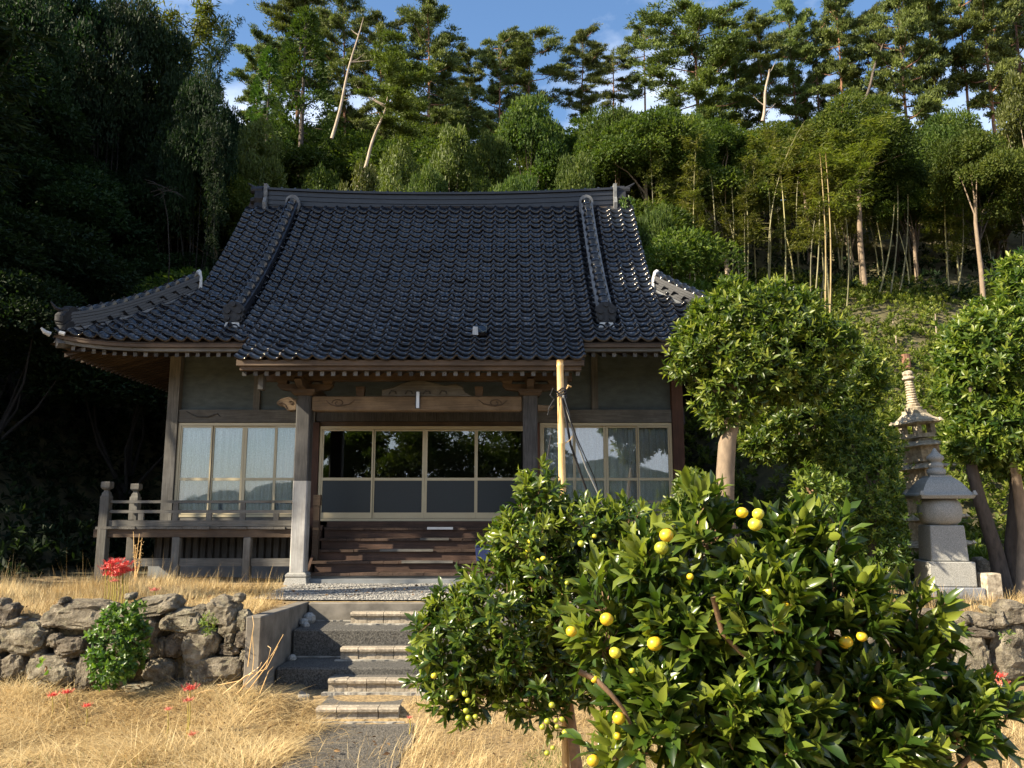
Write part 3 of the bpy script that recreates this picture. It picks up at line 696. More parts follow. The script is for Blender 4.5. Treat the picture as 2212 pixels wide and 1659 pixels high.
for d in (-3.1, 3.1, -2.0, 2.0): g = MB(); g.box(XH(d - .06), XH(d + .06), YW - .02, YW + .12, zl1 + .003, 5.1); part(g, 'wall_strut', 'wood_grey_z')
for a, b in ((-4.48, -2.0), (2.0, 4.48)): g = MB(); g.box(XH(a), XH(b), YW - .07, YW + .12, zl0, zl1); part(g, 'lintel', 'wood_grey_x')
g = MB(); g.box(XH(-1.98), XH(1.98), YW - .05, YW + .12, zl0 + .02, zl1 + .1); part(g, 'lintel', 'wood_dark_z')
g = MB(); g.box(XH(-1.91), XH(1.91), YW - .03, YW + .08, 3.635, 3.715); part(g, 'door_head', 'wood_brown_x')
# carved scroll hooks on the left lintel
g = MB(); g.tube([(XH(-4.35), YW - .075, 3.9), (XH(-4.15), YW - .08, 3.8), (XH(-3.95), YW - .08, 3.79), (XH(-3.78), YW - .08, 3.86), (XH(-3.72), YW - .075, 3.80)], [.008, .014, .016, .014, .008], 5); part(g, 'lintel_carving', 'wood_dark_z')
# glazed sashes
def glazed(name, x0, x1, z0, z1, zm, n, wide_mid, upper, lower, label, Y=YW, curtain=False):
    g = MB(); f = .045
    g.box(x0, x1, Y - .05, Y + .05, z1 - .05, z1); g.box(x0, x1, Y - .05, Y + .05, z0, z0 + .045)
    g.box(x0, x0 + f, Y - .05, Y + .05, z0 + .045, z1 - .05); g.box(x1 - f, x1, Y - .05, Y + .05, z0 + .045, z1 - .05)
    root = part(g, name, 'sash', label=label); w = (x1 - x0 - 2 * f) / n
    for i in range(n):
        a, b = x0 + f + i * w, x0 + f + (i + 1) * w; dy = -.022 if i in (0, n - 1) else .012
        s0 = .028; s1 = .028
        if wide_mid and i == n // 2 - 1: s1 = .045
        if wide_mid and i == n // 2: s0 = .045
        y = Y + dy; g = MB()
        zb = z0 + .05; zt = z1 - .055
        g.box(a + .002, a + s0, y - .015, y + .015, zb, zt); g.box(b - s1, b - .002, y - .015, y + .015, zb, zt)
        g.box(a + s0, b - s1, y - .014, y + .014, zt - .03, zt); g.box(a + s0, b - s1, y - .014, y + .014, zb, zb + (.10 if not curtain else .075)); g.box(a + s0, b - s1, y - .014, y + .014, zm - .025, zm + .025)
        g.build('sash', M['sash'], root)
        for q0, q1, mt in ((zb + .075, zm - .025, lower), (zm + .025, zt - .03, upper)):
            g = MB(); g.box(a + s0, b - s1, y - .003, y + .003, q0, q1); g.build('pane', M[mt], root)
        if curtain:
            nn = 60; V = []; Q = []
            amp = .026
            for k in range(nn + 1):
                x = a + (b - a) * k / nn; yy = Y + .075 + amp * math.sin(x * 41 + 2.0 * math.sin(x * 7)) + .5 * amp * math.sin(x * 97 + 1.7)
                V += [(x, yy, zb), (x, yy + .006 * math.sin(x * 23), zt)]
                if k: Q.append((2 * k - 2, 2 * k, 2 * k + 1, 2 * k - 1))
            g = MB(); g.add(V, Q); g.build('curtain', M['curtain'], root, smooth=True)
    return root
zwb, zwt, zwm = 2.00, 3.69, 2.675
glazed('window', XH(-4.48), XH(-2.09), zwb, zwt, zwm, 4, True, 'glass', 'glass', 'left window with white curtains mirroring clouds', curtain=True)
glazed('window', XH(2.09), XH(4.48), zwb, zwt, zwm, 4, True, 'glass', 'glass', 'right window with dim grey curtains', curtain=True)
glazed('sliding_door', XH(-1.905), XH(1.905), 1.93, 3.63, zwm, 4, True, 'glass', 'frosted', 'glazed entrance doors with grey lower panes')
for a, b in ((-4.48, -2.09), (2.09, 4.48)):
    g = MB(); g.box(XH(a), XH(b), YW - .04, YW + .08, 1.86, 1.998); part(g, 'window_sill', 'wood_grey_x')
# ---- porch: two pillars on plinths, tie beam with carved ends, brackets
PY = 13.3
for s, d in ((-1, -1.87), (1, 1.88)):
    g = MB(); c = .12; ch = .022
    oct_ = [(-c + ch, -c), (c - ch, -c), (c, -c + ch), (c, c - ch), (c - ch, c), (-c + ch, c), (-c, c - ch), (-c, -c + ch)]
    zsplit = 2.60 if s < 0 else 2.10
    g.prism([(XH(d) + a, PY + b) for a, b in oct_], 'z', zsplit, 4.0); p = part(g, 'porch_pillar', 'wood_dark_z')
    g = MB(); g.prism([(XH(d) + a * 1.02, PY + b * 1.02) for a, b in oct_], 'z', 1.14, zsplit - .004); g.build('pillar_foot', M['wood_pale_z'], p)
    g = MB(); g.frustum(XH(d), PY, .90, 1.055, .20, .165); g.frustum(XH(d), PY, 1.057, 1.10, .165, .175); g.frustum(XH(d), PY, 1.102, 1.138, .172, .135); g.build('plinth', M['granite'], p, bevel=.008)
    # stacked brackets above the pillar
    g = MB(); g.frustum(XH(d), PY, 4.0, 4.04, .15, .19); g.box(XH(d) - .19, XH(d) + .19, PY - .19, PY + .19, 4.042, 4.10); bl = part(g, 'bracket_block', 'wood_brown_x')
    g = MB(); g.prism([(XH(d) - .46, 4.17), (XH(d) - .40, 4.11), (XH(d) - .2, 4.085), (XH(d) + .2, 4.085), (XH(d) + .40, 4.11), (XH(d) + .46, 4.17), (XH(d) + .46, 4.2), (XH(d) - .46, 4.2)], 'y', PY - .07, PY + .07); g.build('bracket_arm', M['wood_brown_x'], bl)
    for q in (-.38, 0, .38):
        g = MB(); g.frustum(XH(d) + q, PY, 4.202, 4.255, .065, .09); g.build('bearing_block', M['wood_brown_x'], bl)
    g = MB(); g.prism([(PY - .55, 4.21), (PY - .42, 4.12), (PY - .2, 4.10), (PY + 1.3, 4.10), (PY + 1.3, 4.2), (PY - .5, 4.25)], 'x', XH(d) - .055, XH(d) + .055); part(g, 'rainbow_beam', 'wood_brown_x')
zb0, zb1 = 3.745, 3.995
g = MB(); g.prism([(XH(-1.74), zb0), (XH(1.75), zb0), (XH(1.75), zb1), (XH(-1.74), zb1)], 'y', PY - .10, PY + .10); beam = part(g, 'porch_beam', 'wood_tan_x', bevel=.02)
for s in (-1, 1):                                        # scroll carving on the beam face
    cx = XH(s * 1.30); g = MB()
    sp = [(cx + s * (.02 + .085 * (1 - t / 9)) * math.cos(t), PY - .104, 3.875 + (.015 + .05 * (1 - t / 9)) * math.sin(t)) for t in np.linspace(0, 7.5, 22)]
    g.tube(sp, .010, 5); g.tube([(cx - s * .28, PY - .104, 3.93), (cx - s * .19, PY - .106, 3.86), (cx - s * .10, PY - .106, 3.84), (cx - s * .0, PY - .104, 3.82), (cx + s * .12, PY - .104, 3.85), (cx + s * .2, PY - .104, 3.92)], [.004, .010, .012, .012, .010, .004], 5)
    g.build('beam_carving', M['wood_brown_x'], beam)
# left end carved as an animal head, right end broken short
hx, hz_ = XH(-1.99), 3.86
g = MB(); g.prism([(hx, 3.76), (hx - .14, 3.745), (hx - .17, 3.78), (hx - .23, 3.83), (hx - .30, 3.835), (hx - .345, 3.87), (hx - .335, 3.91), (hx - .26, 3.955), (hx - .15, 3.985), (hx - .07, 3.975), (hx - .05, 3.945), (hx, 3.95)], 'y', PY - .085, PY + .085)
nose = part(g, 'carved_beam_end', 'wood_tan_x', bevel=.015)
g = MB(); g.tube([(hx - .13, PY - .09, 3.885), (hx - .10, PY - .095, 3.865), (hx - .07, PY - .09, 3.87), (hx - .06, PY - .09, 3.90)], .009, 5); g.tube([(hx - .13, PY - .09, 3.90), (hx - .10, PY - .095, 3.915), (hx - .07, PY - .09, 3.905)], .007, 5); g.tube([(hx - .29, PY - .09, 3.87), (hx - .24, PY - .095, 3.885), (hx - .19, PY - .09, 3.85), (hx - .16, PY - .09, 3.79)], .010, 5); g.build('head_carving', M['wood_brown_x'], nose)
hx = XH(2.0); g = MB(); g.prism([(hx, 3.745), (hx + .20, 3.75), (hx + .25, 3.79), (hx + .30, 3.845), (hx + .22, 3.84), (hx, 3.855)], 'y', PY - .085, PY + .085); part(g, 'carved_beam_end', 'wood_tan_x', bevel=.012)
# frog-leg strut in the middle, with a small hanging plate before it
def strut():
    o = [(825, 858), (826, 843), (850, 838), (868, 830), (890, 824), (918, 824), (942, 829), (962, 834), (985, 830), (1000, 838), (1004, 848), (1022, 858)]
    p = [at(a, b + 1, PY) for a, b in o]; g = MB(); g.prism([(q.x, q.z + .012) for q in p], 'y', PY - .07, PY + .07); s = part(g, 'frog_leg_strut', 'wood_grey_x', bevel=.012)
    for c in (-.42, -.15, .15, .42):
        g = MB(); g.tube([(X0 + .04 + c - .09, PY - .075, 4.03), (X0 + .04 + c - .05, PY - .085, 4.08), (X0 + .04 + c + .02, PY - .085, 4.07), (X0 + .04 + c + .03, PY - .08, 4.03)], .011, 5)
        g.build('strut_carving', M['wood_dark_z'], s)
strut()
p = at(904, 866, PY); g = MB(); g.box(p.x - .024, p.x + .024, PY - .135, PY - .105, 3.79, 4.06); np_ = part(g, 'hanging_plate', 'steel'); g = MB(); g.box(p.x - .040, p.x - .026, PY - .130, PY - .108, 3.78, 4.065); g.box(p.x + .026, p.x + .036, PY - .130, PY - .108, 3.78, 4.065); g.build('plate_edge', M['iron'], np_)
for q in (-.95, 1.03):
    g = MB(); g.frustum(X0 + q, PY, 4.0, 4.16, .06, .07); part(g, 'beam_block', 'wood_brown_x')
g = MB(); g.box(XH(-2.58), XH(2.58), PY - .09, PY + .09, 4.258, 4.385); part(g, 'porch_purlin', 'wood_brown_x')
for s in (-1, 1):                                        # purlin ends
    g = MB(); x = XH(s * 2.42); g.box(x - .04, x + .04, 12.62, 12.78, 4.02, 4.26); part(g, 'eave_bracket', 'wood_grey_z')
# ---- wooden stair: five treads of short planks
x0s, x1s = XH(-1.70), XH(1.70); rise = .178
stair = empty('wooden_stair', (X0, 13.8, TZ), parent=hall)
pm = {}
for k in range(5):
    yf = 13.42 + .21 * k; zt = TZ + rise * (k + 1); x = x0s - (.05 if k < 4 else 0)
    g = MB(); g.box(x0s, x1s, yf + .035, yf + .06, TZ + rise * k - .0 + (.002 if k else 0), zt - .042); g.build('riser', M['wood_red_x' if k else 'wood_grey_x'], stair)
    while x < x1s - .05:
        w = min(random.uniform(.20, .30), x1s + .05 - x)
        g = MB(); dy = random.uniform(-.004, .004); dz = random.uniform(-.003, .003)
        g.box(x + .002, x + w - .003, yf + dy, yf + .245, zt - .04 + dz, zt + dz); g.build('plank', M['wood_red_y'], stair); x += w
g = MB(); g.box(x0s, x1s, 14.44, 14.52, 1.70, 1.93); g.build('door_sill', M['wood_red_x'], stair)
g = MB(); g.box(XH(-1.95), XH(1.95), 13.30, 13.48, .91, 1.02); g.build('stair_footing', M['concrete_blue'], stair)
for k, (xa, xb, kk) in enumerate(((.10, .55, 4), (-.65, .25, 2), (-.25, .6, 1), (.0, .5, 3))):
    yf = 13.42 + .21 * kk; zt = TZ + rise * (kk + 1); g = MB(); g.box(XH(xa), XH(xb), yf - .028, yf - .014, zt - .03, zt + .012); g.build('edge_strip', M['steel' if k == 0 else 'wood_grey_x'], stair)
for s in (-1, 1):                                        # newel of the stair rail
    g = MB(); x = XH(s * 1.74); g.box(x - .05, x + .05, 13.80, 13.90, TZ + .36, 2.20); g.box(x - .06, x + .06, 13.79, 13.91, 2.203, 2.38); part(g, 'stair_newel', 'wood_brown_x')
    g = MB(); g.prism([(13.44, TZ + .0), (14.5, TZ + .0), (14.5, 1.86), (14.4, 1.86), (13.44, 1.08)], 'x', XH(s * 1.70) + s * .055, XH(s * 1.70) + s * .10); part(g, 'stair_string', 'wood_red_x')
bx = empty('blue_box', at(1046, 1192, 13.62), 'dark blue plastic box on the temple stair beside the mandarin leaves', 'box')
p = bx.location; g = MB(); zq = TZ + rise * 2 + .002; bx.location.z = zq; g.frustum(p.x, p.y + .02, zq, zq + .24, .13, .15, .08, .09); g.build('body', M['blue_plastic'], bx, bevel=.01); g = MB(); g.box(p.x - .16, p.x + .16, p.y - .08, p.y + .12, zq + .242, zq + .262); g.build('rim', M['blue_plastic'], bx)
# ---- verandas
YV = 13.52
def veranda(s):
    v = empty('veranda', (XH(s * 4), 14, TZ), parent=hall)
    a, b = 2.0, 5.32                                     # along the front, measured from the middle of the hall
    X = lambda d: XH(s * d)
    def bx(x0, x1, y0, y1, z0, z1, name, mat, par=v, bev=0):
        g = MB(); g.box(min(x0, x1), max(x0, x1), y0, y1, z0, z1); return g.build(name, M[mat], par, bevel=bev)
    d = a
    while d < b - .03:
        w = min(random.uniform(.16, .30), b - d); fr = random.uniform(0, .035)
        bx(X(d + .002), X(d + w - .003), YV - .03 + fr, YW - .10, 1.815 + random.uniform(-.006, .004), 1.855 + random.uniform(-.004, .004), 'plank', 'wood_grey_y'); d += w
    y = YW - .08
    while y < 19.2: bx(X(4.72), X(5.30), y, y + .235, 1.815, 1.853 + random.uniform(-.004, .004), 'plank', 'wood_grey_x'); y += .24
    bx(X(a), X(5.36), YV + .02, YV + .10, 1.68, 1.812, 'edge_beam', 'wood_brown_x'); bx(X(5.18), X(5.27), YV + .105, 19.2, 1.68, 1.81, 'edge_beam', 'wood_brown_x')
    def post(dd, y, r, z0, z1): return bx(X(dd) - r, X(dd) + r, y - r, y + r, z0, z1, 'post', 'wood_grey_z', bev=.008)
    for dd in (2.80, 3.98): post(dd, YV + .06, .062, TZ - .04, 1.678)
    for yy in (14.75, 16.2, 17.8): post(5.22, yy, .06, TZ - .04, 1.678)
    for dd, y, top in ((5.2, YV + .05, 2.36), (5.2, 14.62, 2.36)):         # tall corner posts with faceted caps
        p = post(dd, y, .075, TZ - .04, top); g = MB()
        g.lathe(X(dd), y, [(.085, top), (.075, top + .05), (.05, top + .075), (.05, top + .10), (.085, top + .115), (.105, top + .14), (.105, top + .22), (.095, top + .235)], 4, rot=math.pi / 4); g.build('post_cap', M['wood_grey_z'], p)
    bx(X(a), X(5.12), YV + .03, YV + .08, 2.24, 2.285, 'rail', 'wood_grey_x'); bx(X(a), X(5.12), YV + .03, YV + .08, 2.075, 2.125, 'rail', 'wood_grey_x'); bx(X(a), X(5.12), YV + .01, YV + .10, 1.862, 1.955, 'rail', 'wood_grey_x')
    bx(X(5.18), X(5.22), YV + .14, 14.53, 2.24, 2.285, 'rail', 'wood_grey_y'); bx(X(5.18), X(5.22), YV + .14, 14.53, 2.075, 2.125, 'rail', 'wood_grey_y'); bx(X(5.16), X(5.24), YV + .14, 14.53, 1.862, 1.955, 'rail', 'wood_grey_y')
    for i, dd in enumerate((2.35, 2.91, 3.47, 4.03, 4.60)):
        bx(X(dd) - .045, X(dd) + .045, YV + .035, YV + .075, 1.957, 2.073, 'strut', 'wood_grey_z')
        if i in (1, 3): bx(X(dd) - .04, X(dd) + .04, YV + .035, YV + .075, 2.127, 2.238, 'strut', 'wood_grey_z')
    for q0, q1 in ((2.0, 2.73), (2.87, 3.91), (4.05, 5.12)): bx(X(q0), X(q1), YV + .03, YV + .10, 1.21, 1.335, 'ground_rail', 'wood_grey_x')
    dd = a
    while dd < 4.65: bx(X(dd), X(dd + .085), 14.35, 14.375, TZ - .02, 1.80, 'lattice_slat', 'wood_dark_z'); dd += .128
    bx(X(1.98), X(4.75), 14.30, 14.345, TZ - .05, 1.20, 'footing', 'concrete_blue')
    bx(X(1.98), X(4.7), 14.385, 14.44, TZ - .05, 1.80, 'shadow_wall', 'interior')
for s in (-1, 1): veranda(s)
# ------------------------------------------------------------------ approach steps, kerb wall, dry-stone walls
steps = empty('approach_steps', (-1.55, 9.6, 0), 'dark concrete steps with half steps of tan kerb bricks', 'steps')
def sbox(x0, x1, y0, y1, z0, z1, name, mat, bev=.012, par=None):
    g = MB(); g.box(x0, x1, y0, y1, z0, z1); return g.build(name, M[mat], par or steps, bevel=bev)
sbox(-2.66, 1.15, 9.44, 10.82, -.1, .372, 'concrete_step', 'concrete_dark', .02)
sbox(-2.66, 1.15, 10.09, 10.823, .374, .695, 'concrete_step', 'concrete_dark', .02)
sbox(-2.66, 1.15, 10.825, 10.95, .3, .925, 'kerb_block', 'concrete', .01)
def brick_mesh(h):
    prof = [(.012, 0), (.012, h * .52), (0, h * .66), (-.022, h * .72), (-.026, h * .90), (-.010, h), (.115, h), (.115, 0)]
    g = MB(); g.prism(prof, 'x', 0, .205); me = g.mesh('brick'); me.materials.append(M['brick']); return me
bm_ = brick_mesh(.145)
XB = -1.985
for k, (y, zb, n) in enumerate(((8.56, .005, 4), (9.15, .160, 5), (9.86, .376, 5), (10.50, .699, 5))):
    for i in range(n):
        inst('brick', bm_, Matrix.Translation((XB - .02 * k + i * .2105 + random.uniform(-.002, .002), y + random.uniform(-.006, .006), zb + random.uniform(-.003, .003))) @ Matrix.Rotation(random.gauss(0, .012), 4, 'Z'), steps)
    x0 = XB - .02 * k; x1 = x0 + n * .2105
    yb = (9.145, 9.436, 10.085, 10.82)[k]
    sbox(x0 + .01, x1 - .01, y + .118, yb, zb - .03, zb + .138, 'tread_fill', 'asphalt', .0)
    g = MB(); ed = [(x0 - .09, y - .10)]; m = 24                     # uneven mortar bed at the foot of the course
    pts = [(x0 - .06 + (x1 - x0 + .12) * i / m, y - .035 - .010 * math.sin(i * .7 + k) - .008 * math.sin(i * 1.9 + 2 * k)) for i in range(m + 1)]
    poly = pts + [(x1 + .04, y + .02), (x0 - .05, y + .02)]
    g.prism(poly, 'z', zb - .02, zb + .012 - .004 * k * 0); g.build('mortar_bed', M['mortar'], steps)
for x0, x1, y, z in ((-2.62, -2.03, 10.815, .697), (-2.62, -2.0, 10.08, .374)):          # mortar lines in the step corners
    g = MB(); m = 14; pts = [(x0 + (x1 - x0) * i / m, y - .022 - .010 * math.sin(i * 1.1) - .006 * math.sin(i * 2.9)) for i in range(m + 1)] + [(x1, y), (x0, y)]
    g.prism(pts, 'z', z, z + .016); g.build('mortar_line', M['mortar'], steps)
p = at(650, 1497, 9.1); g = MB(); g.prism([(p.x - .16, 9.36), (p.x - .02, 9.22), (p.x + .10, 9.06), (p.x + .13, 8.93), (p.x + .05, 8.90), (p.x - .01, 9.02), (p.x - .10, 9.18), (p.x - .19, 9.32)], 'z', .10, .168); g.build('mortar_spill', M['mortar'], steps)
for x, y, z, r in ((-2.60, 10.65, .76, .085), (-2.62, 10.45, .735, .06), (-2.55, 10.30, .72, .045), (-2.60, 9.9, .40, .05)):
    me = bpy.data.meshes.new('loose'); 
    g = MB(); g.lathe(x, y, [(r * .5, z - r), (r, z - r * .3), (r * .9, z + r * .3), (r * .4, z + r * .75)], 7); g.build('loose_stone', M['granite'], steps)
wing = empty('concrete_wall', (-2.76, 9.9, 0), 'low concrete wing wall between dry-stone wall and steps', 'concrete wall')
g = MB(); g.prism([(8.88, -.05), (10.96, -.05), (10.96, .93), (10.4, .945), (8.88, 1.0)], 'x', -2.845, -2.68); g.build('wall', M['concrete'], wing, bevel=.012)

def rock_meshes(n=9):
    import bmesh
    out = []
    for k in range(n):
        b = bmesh.new(); bmesh.ops.create_icosphere(b, subdivisions=4, radius=1.0); off = Vector((k * 7.3, k * 3.1, -k * 5.7)); e = .62 + .03 * (k % 4)
        for v in b.verts:
            c = v.co.copy()
            q = Vector([math.copysign(abs(t) ** e, t) for t in c]); 
            d = 1 + .26 * mn.noise(c * 1.1 + off) + .15 * mn.noise(c * 2.4 + off) + .085 * abs(mn.noise(c * 5 + off)) + .075 * mn.noise(c * 9 + off) + .045 * mn.noise(c * 18 + off)
            v.co = q * d * .86
        me = bpy.data.meshes.new('stone'); b.to_mesh(me); b.free(); me.materials.append(M['rock']); 
        me.update(); out.append(me)
    return out
rocks = rock_meshes()
S_ = .98267                                            # full-size photograph pixels to the measured ones
def stone_wall(lst, Y, parent, depth=.26):
    for i, (x, y, w, h, rot) in enumerate(lst + [(x + random.uniform(-.5, .5) * w, y + .55 * h * random.choice((-1, 1)), random.uniform(14, 24), random.uniform(12, 20), random.uniform(-30, 30)) for x, y, w, h, rot in lst[::2]]):
        p = at(x * S_, y * S_, Y); k = S_ * Y / F_PX * .5
        sx, sz = w * k * 1.12, h * k * 1.12
        sy = max(.12, min(depth, .9 * max(sx, sz)))
        m = Matrix.Translation((p.x, Y + sy * .55 + random.uniform(-.03, .03), p.z)) @ Matrix.Rotation(R_(rot), 4, 'Y') @ Matrix.Diagonal((sx, sy, sz, 1)) @ Matrix.Rotation(random.choice((0, math.pi)), 4, 'Z')
        inst('stone', rocks[i % len(rocks)], m, parent)
wl = empty('dry_stone_wall', (-4.5, YWALL_L, .1), 'dry-stone wall left of the steps, half hidden by a leafy shrub', 'stone wall')
L_ = [(10, 1349, 40, 42, 10), (25, 1370, 44, 20, -12), (52, 1406, 112, 68, 4), (24, 1466, 62, 56, -25), (166, 1356, 150, 62, -2), (111, 1477, 116, 66, 6), (152, 1422, 78, 46, -8), (120, 1409, 32, 28, 0), (190, 1475, 44, 82, 0),
      (240, 1490, 60, 56, 0), (335, 1335, 106, 44, -8), (318, 1385, 60, 54, 0), (324, 1428, 42, 46, 0), (401, 1366, 92, 50, -4), (483, 1348, 76, 60, 15), (501, 1380, 44, 38, 0), (532, 1368, 34, 48, 0), (533, 1406, 32, 38, 12),
      (504, 1404, 18, 28, 0), (504, 1427, 44, 28, 0), (441, 1416, 80, 76, 10), (378, 1421, 42, 54, 0), (353, 1420, 22, 34, 0), (396, 1395, 28, 24, 0), (466, 1473, 142, 66, -6), (347, 1476, 66, 48, 5), (400, 1518, 150, 36, 2), (500, 1520, 70, 34, 0),
      (70, 1524, 110, 34, 0), (270, 1380, 60, 60, 0), (262, 1435, 66, 56, 0), (-18, 1410, 50, 60, 0), (-30, 1360, 60, 50, 0), (-30, 1470, 60, 60, 0), (-90, 1380, 90, 80, 0), (-95, 1460, 100, 80, 0), (150, 1519, 50, 26, 0), (300, 1519, 80, 30, 0), (80, 1440, 30, 26, 20), (230, 1350, 60, 44, 5), (440, 1345, 36, 26, 10), (285, 1340, 40, 24, 0), (-160, 1400, 80, 90, 0), (-170, 1475, 90, 80, 0), (540, 1440, 24, 26, 0), (548, 1480, 30, 50, 0)]
stone_wall(L_, YWALL_L, wl)
g = MB(); g.box(-8.5, -2.86, YWALL_L + .20, YWALL_L + .24, .05, .84); g.build('earth_backing', M['soil'], wl)
wr = empty('dry_stone_wall', (4.5, YWALL_R, .1), 'sunlit pale dry-stone wall on the right behind the mandarin tree', 'stone wall')
Rr = [(1948, 1352, 92, 34, 2), (2050, 1362, 70, 40, 0), (2110, 1362, 50, 36, -4), (2157, 1366, 56, 32, 8), (2190, 1362, 40, 38, 0), (2232, 1350, 68, 50, 0), (2150, 1392, 74, 26, 6), (2225, 1436, 84, 116, 4), (2135, 1446, 84, 100, 0), (2054, 1398, 66, 44, 0), (1980, 1400, 70, 50, 0), (1985, 1462, 64, 56, 6), (2056, 1464, 66, 66, 0),
      (2045, 1530, 70, 56, 0), (2121, 1538, 70, 60, 0), (2200, 1530, 80, 60, 0), (1965, 1528, 70, 56, 0), (2285, 1400, 60, 80, 0), (2300, 1490, 70, 80, 0), (1890, 1360, 60, 44, 0), (1900, 1420, 70, 60, 0), (1905, 1500, 80, 76, 0), (1830, 1370, 70, 60, 0), (1830, 1450, 80, 76, 0), (1830, 1530, 80, 70, 0),
      (1750, 1370, 80, 60, 0), (1745, 1450, 90, 80, 0), (1745, 1530, 90, 70, 0), (1660, 1370, 80, 60, 0), (1650, 1450, 90, 80, 0), (1650, 1530, 90, 70, 0), (1560, 1375, 90, 60, 0), (1560, 1450, 80, 80, 0), (1560, 1530, 80, 70, 0), (1465, 1380, 90, 60, 0), (1465, 1450, 90, 80, 0), (1465, 1530, 90, 70, 0), (2360, 1380, 90, 80, 0), (2370, 1470, 90, 90, 0), (2290, 1545, 80, 50, 0)]
stone_wall(Rr, YWALL_R, wr)
g = MB(); g.box(1.2, 8.6, YWALL_R + .22, YWALL_R + .26, .0, .82); g.build('earth_backing', M['soil'], wr)

# ------------------------------------------------------------------ stone monuments on the right terrace
z7 = lambda x, y, Y: at((1850 + x / 2.765) * S_, (750 + y / 2.765) * S_, Y)
def gravestone():
    Y = 11.5; c = z7(622, 1400, Y); x = c.x; rot = R_(-7); zz = lambda y: z7(622, y, Y).z
    t = empty('stone_stupa', (x, Y, TZ), 'grey granite stupa tomb with round body, flared cap and ringed finial', 'stupa')
    def blk(name, z0, z1, a0, a1, mat='granite'): g = MB(); g.frustum(x, Y, z0, z1 - .003, a0, a1, rot=rot); return g.build(name, M[mat], t, bevel=.012)
    blk('plinth', TZ - .1, zz(1482), .37, .37, 'granite_blue'); blk('base_block', zz(1482), zz(1332), .30, .30); blk('body_block', zz(1332), zz(1116), .245, .225)
    z0, z1 = zz(1116), zz(955); r = .285; g = MB(); g.lathe(x, Y, [(r * .70, z0), (r * .9, z0 + .05), (r, z0 + .14), (r * 1.0, z0 + .24), (r * .93, z1 - .06), (r * .74, z1)], 28); g.build('round_body', M['granite'], t, smooth=True)
    z2, z3 = zz(958), zz(818); H = z3 - z2; g = MB()
    for q0, q1, a0, a1 in ((0, .13, .335, .36), (.13, .19, .36, .35), (.19, .27, .35, .318), (.27, .38, .318, .294), (.38, .52, .294, .268), (.52, .66, .268, .238), (.66, .78, .238, .205), (.78, .88, .205, .172), (.88, .93, .172, .145), (.93, 1.0, .150, .145)):
        g.frustum(x, Y, z2 + H * q0 + .001, z2 + H * q1, a0, a1, rot=rot)
    for sx, sy in ((-1, -1), (1, -1), (1, 1), (-1, 1)):        # upturned corners
        cx, sn = math.cos(rot), math.sin(rot); vx, vy = sx * .345, sy * .345
        g.frustum(x + vx * cx - vy * sn, Y + vx * sn + vy * cx, z2 + H * .16, z2 + H * .34, .03, .01, rot=rot)
    g.build('cap', M['granite'], t)
    g = MB(); f0 = z3; k = (zz(650) - f0); g.lathe(x, Y, [(.10, f0), (.125, f0 + k * .08), (.125, f0 + k * .22), (.085, f0 + k * .27), (.10, f0 + k * .32), (.105, f0 + k * .42), (.07, f0 + k * .48), (.085, f0 + k * .52), (.118, f0 + k * .60), (.11, f0 + k * .70), (.06, f0 + k * .80), (.035, f0 + k * .9), (.012, f0 + k)], 20); g.build('finial', M['granite'], t, smooth=True)
gravestone()
